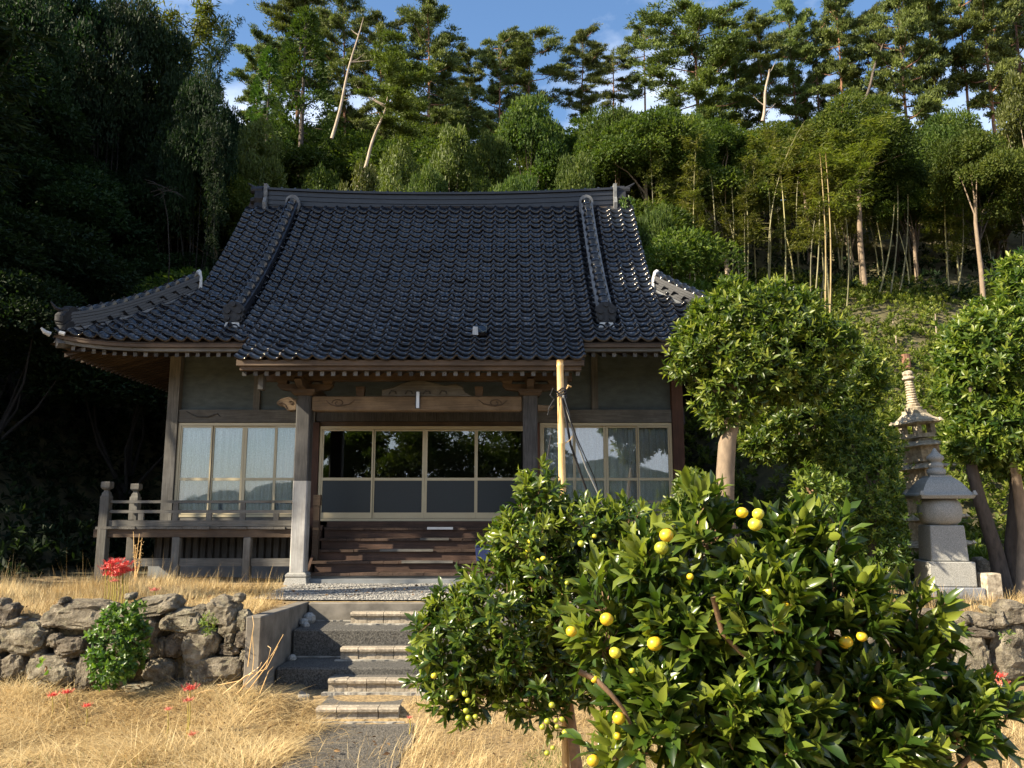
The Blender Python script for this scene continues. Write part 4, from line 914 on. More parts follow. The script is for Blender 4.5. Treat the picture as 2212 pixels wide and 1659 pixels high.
def pagoda():
    Y = 13.3; c = z7(520, 800, Y); x = z7(606, 1400, Y).x; rot = R_(20); zz = lambda y: z7(520, y, Y).z
    t = empty('stone_pagoda', (x, Y, TZ), 'tall tan many-storeyed stone pagoda with a ringed spire', 'pagoda')
    ev = [505, 640, 775, 930, 1085, 1250]; k = 0
    hw = [.26, .285, .31, .335, .36, .385]
    zt = zz(418)
    for i, e in enumerate(ev):
        ze_ = zz(e); w = hw[i]; top = zt if i == 0 else zz(ev[i - 1] + 85)
        g = MB(); h = min(.26, top - ze_)
        for q0, q1, a0, a1 in ((0, .12, w * .92, w * 1.05), (.12, .26, w * 1.05, w * 1.0), (.26, .5, w * 1.0, w * .72), (.5, .8, w * .72, w * .5), (.8, 1.0, w * .52, w * .5)):
            g.frustum(x, Y, ze_ + h * q0 + .001, ze_ + h * q1, a0, a1, rot=rot)
        for sx in (-1, 1):
            for sy in (-1, 1):
                vx, vy = sx * w * .98, sy * w * .98; g.frustum(x + vx * math.cos(rot) - vy * math.sin(rot), Y + vx * math.sin(rot) + vy * math.cos(rot), ze_ + h * .14, ze_ + h * .36, .04, .012, rot=rot)
        g.build('storey_roof', M['old_stone'], t)
        low = zz(ev[i + 1] - 62) if i + 1 < len(ev) else zz(1440)
        bw = w * .70; g = MB()
        if i == 0:                                            # open top chamber on four posts
            for sx in (-1, 1):
                for sy in (-1, 1): vx, vy = sx * bw * .8, sy * bw * .8; g.frustum(x + vx * math.cos(rot) - vy * math.sin(rot), Y + vx * math.sin(rot) + vy * math.cos(rot), low - .02, ze_, bw * .26, bw * .26, rot=rot)
            g.frustum(x, Y, low - .02, low + .05, bw * 1.1, bw * 1.05, rot=rot)
        else: g.frustum(x, Y, low - .04, ze_, bw, bw, rot=rot)
        g.build('storey_body', M['old_stone'], t)
    g = MB(); g.frustum(x, Y, TZ - .1, zz(1440), .38, .34, rot=rot); g.build('plinth', M['old_stone'], t)
    g = MB(); a = zt; b = zz(176); H = b - a; pr = [(.13, 0), (.14, .07), (.10, .09), (.115, .16), (.075, .18)]
    for i in range(9): q = .19 + i * .062; r = .088 - .0022 * i; pr += [(r * .84, q), (r, q + .012), (r, q + .036), (r * .84, q + .05)]
    pr += [(.07, .76), (.10, .79), (.10, .83), (.075, .85), (.075, .87), (.088, .91), (.08, .97), (.045, 1.0)]
    g.lathe(x, Y, [(r, a + H * q) for r, q in pr], 16); g.build('spire', M['old_stone'], t)
    t.rotation_euler.y = R_(-5.0)                          # the whole tower leans to the left
pagoda()
def loose(name, zx, zy, Y, w, d, h, mat, label, cat, rot=0, round_=False):
    c = z7(zx, zy, Y); o = empty(name, (c.x, Y, TZ), label, cat)
    if round_: inst('stone', rocks[2], Matrix.Translation((c.x, Y, c.z + h * .5)) @ Matrix.Diagonal((w * .5, d * .5, h * .5, 1)), o)
    else: g = MB(); g.frustum(c.x, Y, TZ - .08, c.z + h, w * .5, w * .48, d * .5, d * .48, rot=rot); g.build('block', M[mat], o, bevel=.015)
loose('stone_block', 905, 1555, 11.2, .24, .2, .32, 'old_stone', 'tan squared stone block right beside the granite stupa', 'stone block', .1)
loose('stone_block', 345, 1520, 12.2, .42, .3, .15, 'old_stone', 'low flat tan stone block left of the pagoda foot', 'stone block', .2)
loose('stone_block', 350, 1500, 12.6, .26, .26, .34, 'old_stone', 'small upright tan stone behind the low flat block', 'stone block', -.1)
loose('round_stone', 840, 1440, 12.6, .32, .3, .32, 'granite', 'round pale boulder between the granite stupa and a dark trunk', 'boulder', round_=True)

# ------------------------------------------------------------------ bamboo stake with cords, tree props
SY = 6.0
def stake():
    a = at(1222, 1660, SY); a.z = hz(a.x, SY) - .05; b = at(1209, 778, SY); a = Vector((at(1224, 1400, SY).x, SY, a.z))
    t = empty('bamboo_stake', a, 'tall sunlit yellow bamboo stake rising above the mandarin tree', 'bamboo stake')
    nodes = []; H = b.z - a.z
    g = MB(); P = []; Rr_ = []; ky = [(1090 - y) for y in ()]
    zs = [0]; zn = [at(1215, y, SY).z for y in (1400, 1225, 1050, 958, 850, 790)]
    for z in zn: zs += [z - .012, z - .003, z + .003, z + .012]
    zs += [b.z]
    for z in [a.z] + zs[1:]:
        f = (z - a.z) / H; p = a.lerp(b, f); p.z = z; P.append(p); r = .031 - .006 * f
        Rr_.append(r * (1.10 if any(abs(z - q) < .005 for q in zn) else 1.0))
    g.tube(P, Rr_, 14); g.build('pole', M['bamboo_pole'], t, smooth=True)
    k = at(1213, 850, SY); g = MB()
    for j in range(5):
        ring = [(k.x + .034 * math.cos(q), SY + .034 * math.sin(q), k.z - .03 + j * .014 + .012 * math.sin(q * 2 + j)) for q in np.linspace(0, 6.4, 13)]; g.tube(ring, .0055, 5)
    g.tube([k + Vector((-.03, -.03, 0)), k + Vector((-.07, -.05, .03)), k + Vector((-.09, -.05, -.02)), k + Vector((-.06, -.04, -.05)), k + Vector((-.10, -.05, -.12)), k + Vector((-.11, -.05, -.17))], .005, 5)
    g.build('knot', M['rope_black'], t)
    g = MB(); g.tube([k + Vector((.03, 0, .03)), k + Vector((.05, -.01, .06)), k + Vector((.07, 0, .05))], .007, 5); n_ = at(1221, 957, SY); g.tube([n_, n_ + Vector((.03, -.02, .02)), n_ + Vector((.05, -.02, .05))], .004, 4); g.build('side_twig', M['bamboo_pole'], t)
    for nm, mat, rad, pts, lab in (('rope', 'rope_grey', .0075, [(1216, 855), (1240, 930), (1268, 1010), (1305, 1095)], 'pale grey cord tied to the bamboo stake, slanting down to the right'),
                              ('rope', 'rope_black', .009, [(1214, 860), (1235, 960), (1262, 1040), (1285, 1110)], 'thick black cord slanting from the bamboo stake into the leaves'),
                              ('rope', 'rope_black', .004, [(1216, 862), (1250, 950), (1285, 1030), (1300, 1090)], 'thin black cord beside the pale one on the bamboo stake')):
        q = [at(x, y, SY - .08 + .35 * i / 3) for i, (x, y) in enumerate(pts)]; q[1].x -= .01; q[2].x -= .008
        g = MB(); g.tube(q, rad, 6); o = g.build(nm, M[mat]); tag(o, lab, 'cord')
    q = [at(x, y, 5.6) for x, y in ((1190, 935), (1186, 965), (1180, 1000), (1177, 1060))]
    g = MB(); g.tube(q, [.003, .006, .005, .005], 5); o = g.build('thin_stake', M['rope_black']); tag(o, 'thin dark wire sticking up left of the bamboo stake', 'wire')
    p = at(1222, 1600, 5.5); z0 = hz(p.x, 5.5); g = MB(); g.tube([(p.x - .005, 5.5, z0 - .05), (p.x, 5.5, 1.1)], .026, 9); o = g.build('prop_stake', M['bamboo_pole']); tag(o, 'short tan bamboo prop under the mandarin tree', 'stake')
stake()
# ------------------------------------------------------------------ plants: shared builders
def put(name, meshes, loc, scale, rot, label=None, cat=None, group=None, kind=None, lean=(0, 0)):
    root = bpy.data.objects.new(name, None); COL.objects.link(root); root.location = loc; root.empty_display_size = .3
    root.rotation_euler = (lean[0], lean[1], rot); root.scale = scale if hasattr(scale, '__len__') else (scale,) * 3
    for nm, me in meshes:
        o = bpy.data.objects.new(nm, me); COL.objects.link(o); o.parent = root
    return tag(root, label, cat, group, kind)
def mesh_of(mb, name, mat, smooth=True):
    me = mb.mesh(name); me.materials.append(mat)
    if smooth: me.polygons.foreach_set('use_smooth', [True] * len(me.polygons))
    return me
def clumps(rng, centers, radii, per, flat=.75, inner=.18):
    """points on the upper, outer shells of leaf clumps, with the outward direction of each"""
    P, O, C = [], [], []
    for c, r in zip(centers, radii):
        n = int(per * (r ** 2)); d = unit(rng.normal(size=(n, 3))); d[:, 2] = np.where(d[:, 2] < -.35, -d[:, 2], d[:, 2])
        q = np.where(rng.random(n) < inner, rng.random(n) ** .4 * .8, .78 + .3 * rng.random(n))
        P.append(c + d * r * q[:, None] * np.array([1, 1, flat])); O.append(d); C.append(np.full(n, rng.random()))
    return np.concatenate(P), np.concatenate(O), np.concatenate(C)
def limbs(mb, rng, H, r0, fork, centers, n, wob=.06, rad=.35):
    """trunk up to the fork and limbs reaching into the clumps"""
    pts = [Vector((math.sin(i * 1.1) * wob * i / 5, math.cos(i * 1.7) * wob * i / 5, H * fork * i / 5)) for i in range(6)]
    mb.tube([(p.x, p.y, p.z - (.35 if i == 0 else 0)) for i, p in enumerate(pts)], [r0 * (1.25 if i == 0 else 1 - .08 * i) for i in range(6)], 9)
    base = pts[-1]
    for i in rng.permutation(len(centers))[:n]:
        c = Vector(centers[i]); m = base.lerp(c, .5) + Vector((rng.normal() * .15, rng.normal() * .15, -.1 * (c - base).length * .3))
        s = pts[3].lerp(pts[-1], rng.random()); mb.tube([s, m, c], [r0 * rad * 1.3, r0 * rad * .8, r0 * rad * .25], 6)
def proto_broad(seed, H=7.0, R=2.6, fork=.32, leaf=.17, per=900, mat='broad', dome=False, bark='trunk_dark', trunk_r=.14):
    rng = np.random.default_rng(seed); C, Rr_ = [], []
    K = 34 if dome else 26
    for i in range(K):
        d = unit(rng.normal(size=(1, 3)))[0]; d[2] = abs(d[2]) - .30 if not dome else abs(d[2]) * 1.0 - .12
        f = (.62 + .38 * rng.random())
        c = np.array([d[0] * R * .78 * f, d[1] * R * .78 * f, H * (.5 + fork * .5) + d[2] * H * (1 - fork) * .47 * f])
        C.append(c); Rr_.append(R * (.22 + .16 * rng.random()))
    P, O, T = clumps(rng, C, Rr_, per / (R * .3) ** 2 * .35)
    n = len(P); D = unit(O * .8 + rng.normal(size=(n, 3)) * .55 + np.array([0, 0, -.05])); N = unit(O + rng.normal(size=(n, 3)) * .5 + np.array([0, 0, .5]))
    L = leaf * (.7 + .6 * rng.random(n)); tone = np.clip(.25 + .35 * T + .4 * (rng.random(n) - .3), 0, 1)
    g = MB(); limbs(g, rng, H, trunk_r, fork + (.26 if dome else 0), C, 3 if dome else 8, rad=.22 if dome else .3)
    return [('trunk', mesh_of(g, 'trunk', M[bark])), ('crown', leaves('crown', P, D, N, L, L * .42, tone, M[mat]))]
def proto_pine(seed, H=12.0, R=2.4, base=.42, nb=22, mat='pine', lean=.3):
    rng = np.random.default_rng(seed); g = MB(); P, D, T = [], [], []
    ax = lambda f: Vector((lean * f * f + .12 * math.sin(f * 5 + seed), .12 * math.cos(f * 4 + seed) * f, H * f))
    g.tube([ax(f) - Vector((0, 0, .4 if f == 0 else 0)) for f in np.linspace(0, .98, 12)], [.17 * (1 - .85 * f) + .02 for f in np.linspace(0, 1, 12)], 8)
    for k in range(nb):
        f = base + (1 - base) * (k + rng.random() * .7) / nb; az = k * 2.4 + rng.normal() * .5; p = ax(f)
        L = R * (.35 + .75 * math.sin(math.pi * min(.98, (1 - f) / (1 - base) * .72 + .12))) * (.65 + .6 * rng.random())
        up = .10 + .35 * (f - base); e = p + Vector((math.cos(az) * L, math.sin(az) * L, L * up))
        m = p.lerp(e, .5) + Vector((0, 0, -.08 * L)); g.tube([p, m, e], [.05 * (1.1 - f) + .02, .03, .01], 5)
        for q in range(6 + int(1.5 * L)):
            t = .38 + .66 * rng.random(); c = np.array(p.lerp(e, min(t, 1.02))) + rng.normal(size=3) * np.array([.34, .34, .13]) * (.5 + .5 * L / R)
            n = int(rng.integers(85, 130)); n = int(n * 1.5); d = unit(rng.normal(size=(n, 3))); d[:, 2] = np.abs(d[:, 2]) * .9 - .2
            r = .26 + .30 * rng.random(); rr = rng.random((n, 1)) ** .5 * (1 + .25 * rng.normal(size=(n, 1))); w = d * np.array([r * 1.5, r * .9, r * .33]) * rr; ca, sa = math.cos(az), math.sin(az)
            w = np.stack((w[:, 0] * ca - w[:, 1] * sa, w[:, 0] * sa + w[:, 1] * ca, w[:, 2] + .10 * r * rng.normal()), 1); P.append(c + w); D.append(unit(w * 1.5 / r * .5 + np.array([ca * .3, sa * .3, .5]) + rng.normal(size=(n, 3)) * .5)); T.append(np.full(n, rng.random()))
    for q in range(5):
        c = np.array(ax(1.0 - .035 * q)); n = 80; d = unit(rng.normal(size=(n, 3))); P.append(c + d * np.array([.22, .22, .3]) * (1 + .3 * q) * rng.random((n, 1)) ** .5); D.append(unit(d * .6 + np.array([0, 0, .8]))); T.append(np.full(n, .7))
    P, D, T = np.concatenate(P), np.concatenate(D), np.concatenate(T); n = len(P)
    tone = np.clip(.2 + .45 * T + .4 * (rng.random(n) - .4), 0, 1); L = .21 * (.7 + .6 * rng.random(n))
    return [('trunk', mesh_of(g, 'trunk', M['trunk_pine'])), ('crown', leaves('crown', P, D, rdir(n, rng), L, L * .30, tone, M[mat], curl=.05))]
def proto_cedar(seed, H=14.0, R=2.6):
    rng = np.random.default_rng(seed); g = MB(); P, D, T = [], [], []
    g.tube([(0, 0, -.4), (0, 0, H * .5), (0, 0, H * .97)], [.24, .14, .02], 8)
    for k in range(190):
        f = .10 + .89 * (k / 190) ** .9; az = k * 2.4 + rng.normal() * .3; r = R * (1 - f) ** .62 * (.72 + .4 * rng.random()) + .12
        c = np.array([math.cos(az) * r, math.sin(az) * r, H * f - .12 * r]); n = 75
        if k % 5 == 0: g.tube([(0, 0, H * f), (c[0] * .9, c[1] * .9, c[2])], [.03, .01], 4)
        d = unit(rng.normal(size=(n, 3))); rr = .42 * (.7 + .6 * rng.random()) * (1 - .35 * f)
        P.append(c + d * rr * np.array([1, 1, .7]) * rng.random((n, 1)) ** .33); o = np.array([math.cos(az), math.sin(az), .25]); D.append(unit(o + d * .7)); T.append(np.full(n, rng.random()))
    P, D, T = np.concatenate(P), np.concatenate(D), np.concatenate(T); n = len(P); L = .22 * (.7 + .6 * rng.random(n))
    return [('trunk', mesh_of(g, 'trunk', M['trunk_dark'])), ('crown', leaves('crown', P, D, rdir(n, rng), L, L * .38, np.clip(.15 + .5 * T + .4 * (rng.random(n) - .4), 0, 1), M['cedar'], curl=.1))]
def proto_bamboo(seed, H=9.0, bend=1.2, low=.35, bushy=1.0, mat='bamboo', cm='culm'):
    rng = np.random.default_rng(seed); g = MB(); az0 = rng.random() * 6.28
    ax = lambda f: np.array([math.cos(az0) * bend * f ** 2.6, math.sin(az0) * bend * f ** 2.6, H * f * (1 - .05 * f * f)])
    g.tube([ax(f) - np.array([0, 0, .3 if f == 0 else 0]) for f in np.linspace(0, 1, 14)], [.042 * (1 - .85 * f) + .004 for f in np.linspace(0, 1, 14)], 6)
    P, D, T = [], [], []
    for k in range(int(34 * bushy)):
        f = low + (1 - low) * rng.random() ** .85; p = ax(f); az = rng.random() * 6.28; L = (.35 + .75 * rng.random()) * (1.25 - .55 * f) * 1.0
        e = p + np.array([math.cos(az) * L, math.sin(az) * L, .30 * L])
        g.tube([p, e], [.008, .003], 3, cap=False)
        for q in range(5):
            t = .35 + .65 * (q + rng.random()) / 5; c = p + (e - p) * t; n = int(rng.integers(9, 15))
            d = unit(rng.normal(size=(n, 3)) * np.array([1, 1, .6]) + np.array([math.cos(az), math.sin(az), -.45]) * .6)
            P.append(c + rng.normal(size=(n, 3)) * .10); D.append(d); T.append(np.full(n, rng.random()))
    P, D, T = np.concatenate(P), np.concatenate(D), np.concatenate(T); n = len(P); L = .24 * (.6 + .7 * rng.random(n))
    return [('culm', mesh_of(g, 'culm', M[cm])), ('foliage', leaves('foliage', P, D, unit(rng.normal(size=(n, 3)) * .6 + np.array([0, 0, 1])), L, L * .20, np.clip(.2 + .45 * T + .4 * (rng.random(n) - .4), 0, 1), M[mat], curl=-.06))]
B = [proto_broad(20 + i, per=1150) for i in range(4)]
BL = [proto_broad(30 + i, H=7, R=2.2, per=1000, mat='broad_light', leaf=.17, bark='trunk_grey') for i in range(2)]
DOME = [proto_broad(40 + i, H=8, R=3.0, fork=.38, per=1900, leaf=.16, dome=True, bark='trunk_pale', trunk_r=.15) for i in range(2)]
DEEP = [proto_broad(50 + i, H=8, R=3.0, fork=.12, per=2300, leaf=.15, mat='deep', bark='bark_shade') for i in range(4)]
PINE = [proto_pine(60 + i, base=(.40, .48, .36, .55, .30)[i], nb=(28, 24, 32, 16, 38)[i], R=(2.4, 2.2, 2.7, 2.0, 2.6)[i]) for i in range(5)]
CEDAR = [proto_cedar(70)]
BAM = [proto_bamboo(80 + i, bend=(.9, 1.5, .5, 2.0)[i], low=(.34, .42, .5, .3)[i]) for i in range(4)]
BAMT = [proto_bamboo(90, low=.45, bend=1.6, bushy=1.5)]
BAMD = [proto_bamboo(95 + i, bend=1.8, low=.15, bushy=2.2, H=9, mat='deep', cm='culm_dark') for i in range(2)]

def ground_at(px, py, Y): p = at(px, py, Y); return p.x, hz(p.x, Y)
def seen(name, protos, px, ytop, Y, rpx, label, cat, group=None, H0=7.0, R0=2.6, lean=(0, 0), sink=.1, zmin=None):
    """a tree whose top and crown width are read off the photograph; it stands on the slope at distance Y"""
    p = at(px, ytop, Y); z = hz(p.x, Y) - sink if zmin is None else zmin
    H = max(2.0, p.z - z); d = Y * math.cos(PITCH) + (p.z - EYE) * math.sin(PITCH); r = rpx * d / F_PX
    pr = protos[random.randrange(len(protos))]
    return put(name, pr, (p.x, Y, z), (r / R0, r / R0, H / H0), random.uniform(0, 6.28), label, cat, group, lean=lean)
# ---- pines along the ridge, read from left to right
pines = [
 (560, 95, 40, 45, 0, 'small dark pine peeping over the left slope beside the tall cedar'),
 (655, -15, 42, 75, 1, 'spreading pine whose top leaves the frame above the tall cedar'),
 (752, 8, 41, 55, 0, 'tall pine behind the bare leaning trunk'),
 (822, 52, 40, 48, 2, 'dark ragged pine between the leaning trunk and the tallest dense pine'),
 (928, 14, 40, 58, 4, 'tallest dense dark pine over the ridge of the temple roof'),
 (1012, 108, 44, 38, 1, 'slim open pine right of the tallest dense pine'),
 (968, 175, 42, 40, 0, 'short pine under the slim open pine'),
 (1082, 84, 42, 40, 2, 'narrow layered pine, first of a pair above the rounded green tree'),
 (1138, 74, 43, 62, 1, 'broad open pine, second of a pair above the rounded green tree'),
 (1252, 76, 44, 40, 0, 'thin pine standing between two patches of cloud'),
 (1322, 114, 46, 42, 3, 'small sparse pine with rusty foliage'),
 (1388, 46, 45, 42, 3, 'tall sparse pine with see-through crown'),
 (1492, 38, 41, 88, 2, 'big wide layered pine with reddish trunk right of the sparse ones'),
 (1582, 120, 43, 46, 0, 'lower pine tucked against the big wide pine'),
 (1640, 40, 42, 52, 1, 'pine with pale bare stem beneath it'),
 (1705, 10, 43, 46, 0, 'tall pine with slender red trunk near the pale stem'),
 (1760, 60, 44, 45, 2, 'medium pine between two taller ones'),
 (1800, -8, 42, 52, 1, 'crooked pine leaning right with flat crown at the top edge'),
 (1862, 40, 42, 40, 0, 'narrow pine behind the dark leaning trunk'),
 (1935, -30, 38, 60, 4, 'bright light-green pine reaching the top edge'),
 (2005, -25, 40, 58, 1, 'pine with branching red trunk next to the bright light-green pine'),
 (2062, -60, 40, 55, 3, 'tall straight pine before the white cloud patch'),
 (2112, -80, 39, 66, 0, 'tall pine whose bare trunk crosses the white cloud'),
 (2185, -70, 41, 62, 2, 'dark pine cut by the right edge of the frame'),
 (2240, -60, 43, 62, 1, 'half-seen pine at the upper right corner'),
]
for px, yt, Y, r, k, lab in pines:
    seen('pine_tree', [PINE[k]], px, yt, Y, r * .95, lab, 'pine tree', 'pines on the ridge', H0=12, R0=2.3)
seen('cedar_tree', CEDAR, 662, 22, 34, 92, 'tall conical cedar with clumped bright green foliage left of the leaning trunk', 'cedar tree', H0=14, R0=2.6)
seen('cedar_tree', CEDAR, 585, 105, 37, 62, 'smaller shaded cedar half hidden at the left foot of the tall cedar', 'cedar tree', H0=14, R0=2.6)
# ---- middle band of broadleaved trees that can be told apart
mid = [
 (B, 1150, 182, 31, 92, 'rounded bright broadleaf tree rising over the middle of the roof', 'tree'),
 (DOME, 1328, 242, 29, 110, 'dark dome-shaped evergreen over the right end of the ridge', 'tree'),
 (DOME, 1838, 225, 29, 135, 'large dark dome-crowned evergreen with a pale trunk', 'tree'),
 (BL, 975, 235, 30, 70, 'thin-leaved tree with pale twigs above the roof middle', 'tree'),
 (BL, 862, 262, 27, 66, 'light yellow-green tree behind the leaning pine trunk', 'tree'),
 (BL, 775, 300, 25, 62, 'low yellowish tree just over the roof left of the leaning pine', 'tree'),
 (BL, 560, 215, 30, 75, 'olive tree catching the light at the edge of the shaded slope', 'tree'),
 (B, 1062, 250, 28, 62, 'dark broadleaf tree beside the rounded bright one', 'tree'),
 (B, 1240, 300, 26, 62, 'shaded broadleaf tree close behind the ridge', 'tree'),
 (B, 1408, 400, 22, 62, 'slender shaded tree right of the ridge end with lit leaves', 'tree'),
 (B, 2035, 210, 31, 85, 'dark evergreen under the tall straight pine', 'tree'),
 (BL, 2195, 118, 30, 75, 'pale olive evergreen at the right edge below the pines', 'tree'),
 (DOME, 2090, 290, 27, 110, 'broad shadowed evergreen with a thin pale trunk at the right', 'tree'),
 (B, 2205, 300, 27, 90, 'dark evergreen at the right edge above the clearing', 'tree'),
 (B, 1960, 330, 30, 75, 'shaded tree between the dome-crowned evergreen and the broad one', 'tree'),
 (B, 1500, 225, 33, 50, 'small lit tree among the bamboo tops', 'tree'),
 (B, 700, 330, 27, 60, 'dark tree over the left part of the roof', 'tree'),
 (B, 1115, 330, 25, 70, 'low dark tree touching the top of the roof ridge', 'tree'),
 (B, 930, 320, 25, 55, 'small dark tree over the roof ridge', 'tree'),
]
for pr, px, yt, Y, r, lab, cat in mid:
    H0, R0 = (8, 3.0) if pr is DOME else (7, 2.6)
    seen('broadleaf_tree' if pr is not DOME else 'evergreen_tree', pr, px, yt, Y, r, lab, cat, H0=H0, R0=R0)
# ---- leaning stems
def stem(name, a, b, r0, r1, mat, label, cat, br=()):
    t = empty(name, a, label, cat); g = MB(); n = 9
    pts = [Vector(a).lerp(Vector(b), i / n) + Vector((math.sin(i * .9) * .04, 0, 0)) for i in range(n + 1)]; g.tube(pts, [.62 * (r0 + (r1 - r0) * i / n) for i in range(n + 1)], 8); g.build('trunk', M[mat], t, smooth=True)
    for f, dx, dz in br:
        p = Vector(a).lerp(Vector(b), f); g = MB(); g.tube([p, p + Vector((dx * .5, 0, dz * .4)), p + Vector((dx, 0, dz))], [.03, .018, .008], 5); g.build('branch', M[mat], t)
    return t
a = at(648, 345, 29.5); a.z = hz(a.x, 29.5) - .3
stem('dead_tree', at(716, 300, 29), at(783, 38, 29.5), .11, .03, 'trunk_grey', 'bare dead trunk leaning right against the sky above the roof', 'dead tree', [(.62, .9, .1), (.62, .5, .35), (.3, .35, .12), (.85, -.3, .25)])
b = at(833, 228, 26)
lp = stem('leaning_pine', at(772, 405, 25.5), b, .10, .055, 'trunk_grey', 'leaning slender pine with pale stem and one tufted crown above the roof', 'pine tree', [(1.0, .5, .5), (1.0, -.55, .35), (.98, -1.0, .75), (1.0, .1, .7)])
_t = [o for o in PINE[3]][1][1]
o = bpy.data.objects.new('crown', _t); COL.objects.link(o); o.matrix_basis = Matrix.Translation(b + Vector((.35, 0, -3.9))) @ Matrix.Diagonal((.62, .62, .47, 1)); adopt(o, lp)
stem('pale_stem', at(938, 590, 34) if False else at(1646, 262, 36), at(1660, 150, 36), .12, .07, 'trunk_grey', 'pale bare stem with a fork among the right-hand pines', 'dead tree', [(.3, -.5, .5), (.15, .6, .5), (.9, .4, .7)])
stem('dark_stem', at(1868, 215, 37), at(1905, 95, 38), .12, .07, 'trunk_dark', 'dark leaning trunk under the narrow right-hand pine', 'dead tree', [(.7, .3, .4)])
# ---- bamboo grove on the right
bam_lab = 'slender bamboo in the mixed green and gold grove right of the roof'
for i in range(78):
    px = random.uniform(1395, 1830) if i < 58 else random.uniform(1830, 2190); Y = random.uniform(26.5, 36) if px < 1800 else random.uniform(29, 36)
    yt = random.uniform(235, 420) + max(0, px - 1780) * .25
    seen('bamboo', BAM, px, yt, Y, random.uniform(38, 60), bam_lab if px < 1830 else 'thin shaded bamboo standing in the dark wood on the right', 'bamboo', 'bamboo of the grove' if px < 1830 else 'bamboo in the dark wood', H0=9, R0=1.15)
culms = [(1750, 375, 690, 26.5, -18, 0), (1762, 380, 692, 26.6, -24, 0), (1778, 330, 695, 26.2, 8, 1), (1788, 330, 700, 26.0, 6, 1), (1826, 440, 680, 27, 3, 0), (1893, 440, 640, 28, -38, 0), (1920, 400, 650, 28, -18, 0), (1940, 420, 640, 28.4, -20, 0), (1962, 500, 630, 28.6, 22, 0), (2062, 440, 620, 29, -16, 0), (1905, 480, 640, 29, 12, 0), (1690, 380, 640, 27.5, 4, 0), (1655, 390, 640, 28, -3, 0), (1610, 360, 640, 28, 4, 0), (1575, 400, 640, 28, -4, 0), (1540, 380, 640, 27.8, 5, 0)]
for i, (px, y0, y1, Y, dx, lit) in enumerate(culms):
    p1 = at(px + dx * .0, y1, Y); p1.z = hz(p1.x, Y) - .1; p0 = at(px + dx * -1 if dx < 0 else px - dx, y0, Y); t = empty('bamboo', p1, bam_lab if px < 1740 else ['bare bamboo culm leaning in the dark gap right of the grove', 'gold-lit bamboo culm drooping over the clearing'][lit], 'bamboo', ('bamboo of the grove' if px < 1740 else ['bare culms in the dark gap', 'gold-lit culms'][lit]))
    g = MB(); n = 10; pts = [p1.lerp(p0, k / n) + Vector((.12 * math.sin(k / n * 3.1), 0, 0)) for k in range(n + 1)]; g.tube(pts, [.034 - .0018 * k for k in range(n + 1)], 6); g.build('culm', M['culm_lit'] if lit else M['culm'], t, smooth=True)
    if lit:
        o = bpy.data.objects.new('foliage', BAMT[0][1][1]); COL.objects.link(o); o.matrix_basis = Matrix.Translation(p0 + Vector((-.5 * i + 2.6 - .9, 0, -5.2))) @ Matrix.Rotation(2.0 + i, 4, 'Z') @ Matrix.Diagonal((1.0, 1.0, .75, 1)); adopt(o, t)
# ---- the wood that fills the slope
def proj(x, y, z):
    d = y * math.cos(PITCH) + (z - EYE) * math.sin(PITCH); return 1105.5 + F_PX * x / d, 829.5 - F_PX * ((z - EYE) * math.cos(PITCH) - y * math.sin(PITCH)) / d
LAND = [(660, 150, 'the tall conical cedar'), (785, 120, 'the bare leaning trunk'), (800, 300, 'the leaning slender pine'), (928, 130, 'the tallest dense pine'), (1012, 200, 'the slim open pine'), (1110, 150, 'the pair of layered pines'), (1150, 280, 'the rounded bright tree'), (1252, 170, 'the thin pine between clouds'), (1328, 320, 'the dark dome-shaped evergreen'), (1388, 170, 'the sparse see-through pine'), (1492, 160, 'the big wide layered pine'), (1650, 210, 'the pale forked stem'), (1800, 120, 'the crooked pine'), (1838, 330, 'the large dome-crowned evergreen'), (1880, 160, 'the dark leaning trunk'), (1940, 120, 'the light-green pine'), (2060, 200, 'the straight pine before the cloud'), (2100, 380, 'the broad shadowed evergreen'), (2195, 180, 'the pale olive evergreen'), (540, 420, 'the left end of the ridge'), (740, 410, 'the left part of the ridge'), (940, 410, 'the middle of the ridge'), (1180, 410, 'the right part of the ridge'), (1340, 420, 'the right end of the ridge'), (1640, 450, 'the bamboo grove'), (355, 410, 'the dead reddish branch'), (455, 80, 'the sunlit bamboo crown'), (30, 30, 'the top left corner'), (30, 700, 'the left edge'), (90, 700, 'the left eave corner'), (230, 650, 'the left hip ridge'), (423, 630, 'the white ridge plate'), (215, 1050, 'the tall veranda corner post'), (30, 350, 'the upper left edge'), (1840, 560, 'the pale evergreen trunk'), (2085, 560, 'the thin pale trunk'), (2200, 560, 'the right edge'), (1750, 560, 'the gold-lit culms'), (1480, 560, 'the right hip ridge'), (220, 200, 'the dark upper left slope'), (180, 450, 'the dark middle of the left slope')]
def where(px, py):
    dx, dy, nm = min(((px - a, py - b, c) for a, b, c in LAND), key=lambda q: q[0] ** 2 + q[1] ** 2)
    if math.hypot(dx, dy) < 26: return 'right behind ' + nm
    if px < -40: return 'outside the left edge, ' + ('high' if py < 200 else 'low' if py > 600 else 'halfway') + ' on the slope'
    h = '' if abs(dx) < .45 * abs(dy) else ('left' if dx < 0 else 'right'); v = '' if abs(dy) < .45 * abs(dx) else ('above' if dy < 0 else 'below')
    far = 'well ' if math.hypot(dx, dy) > 95 else ''
    return far + (v + (' and ' if h and v else '') + ((h + ' of') if h else '')) .replace('above and', 'above and to the').replace('below and', 'below and to the') + ' ' + nm
placed = []; cnt = 0
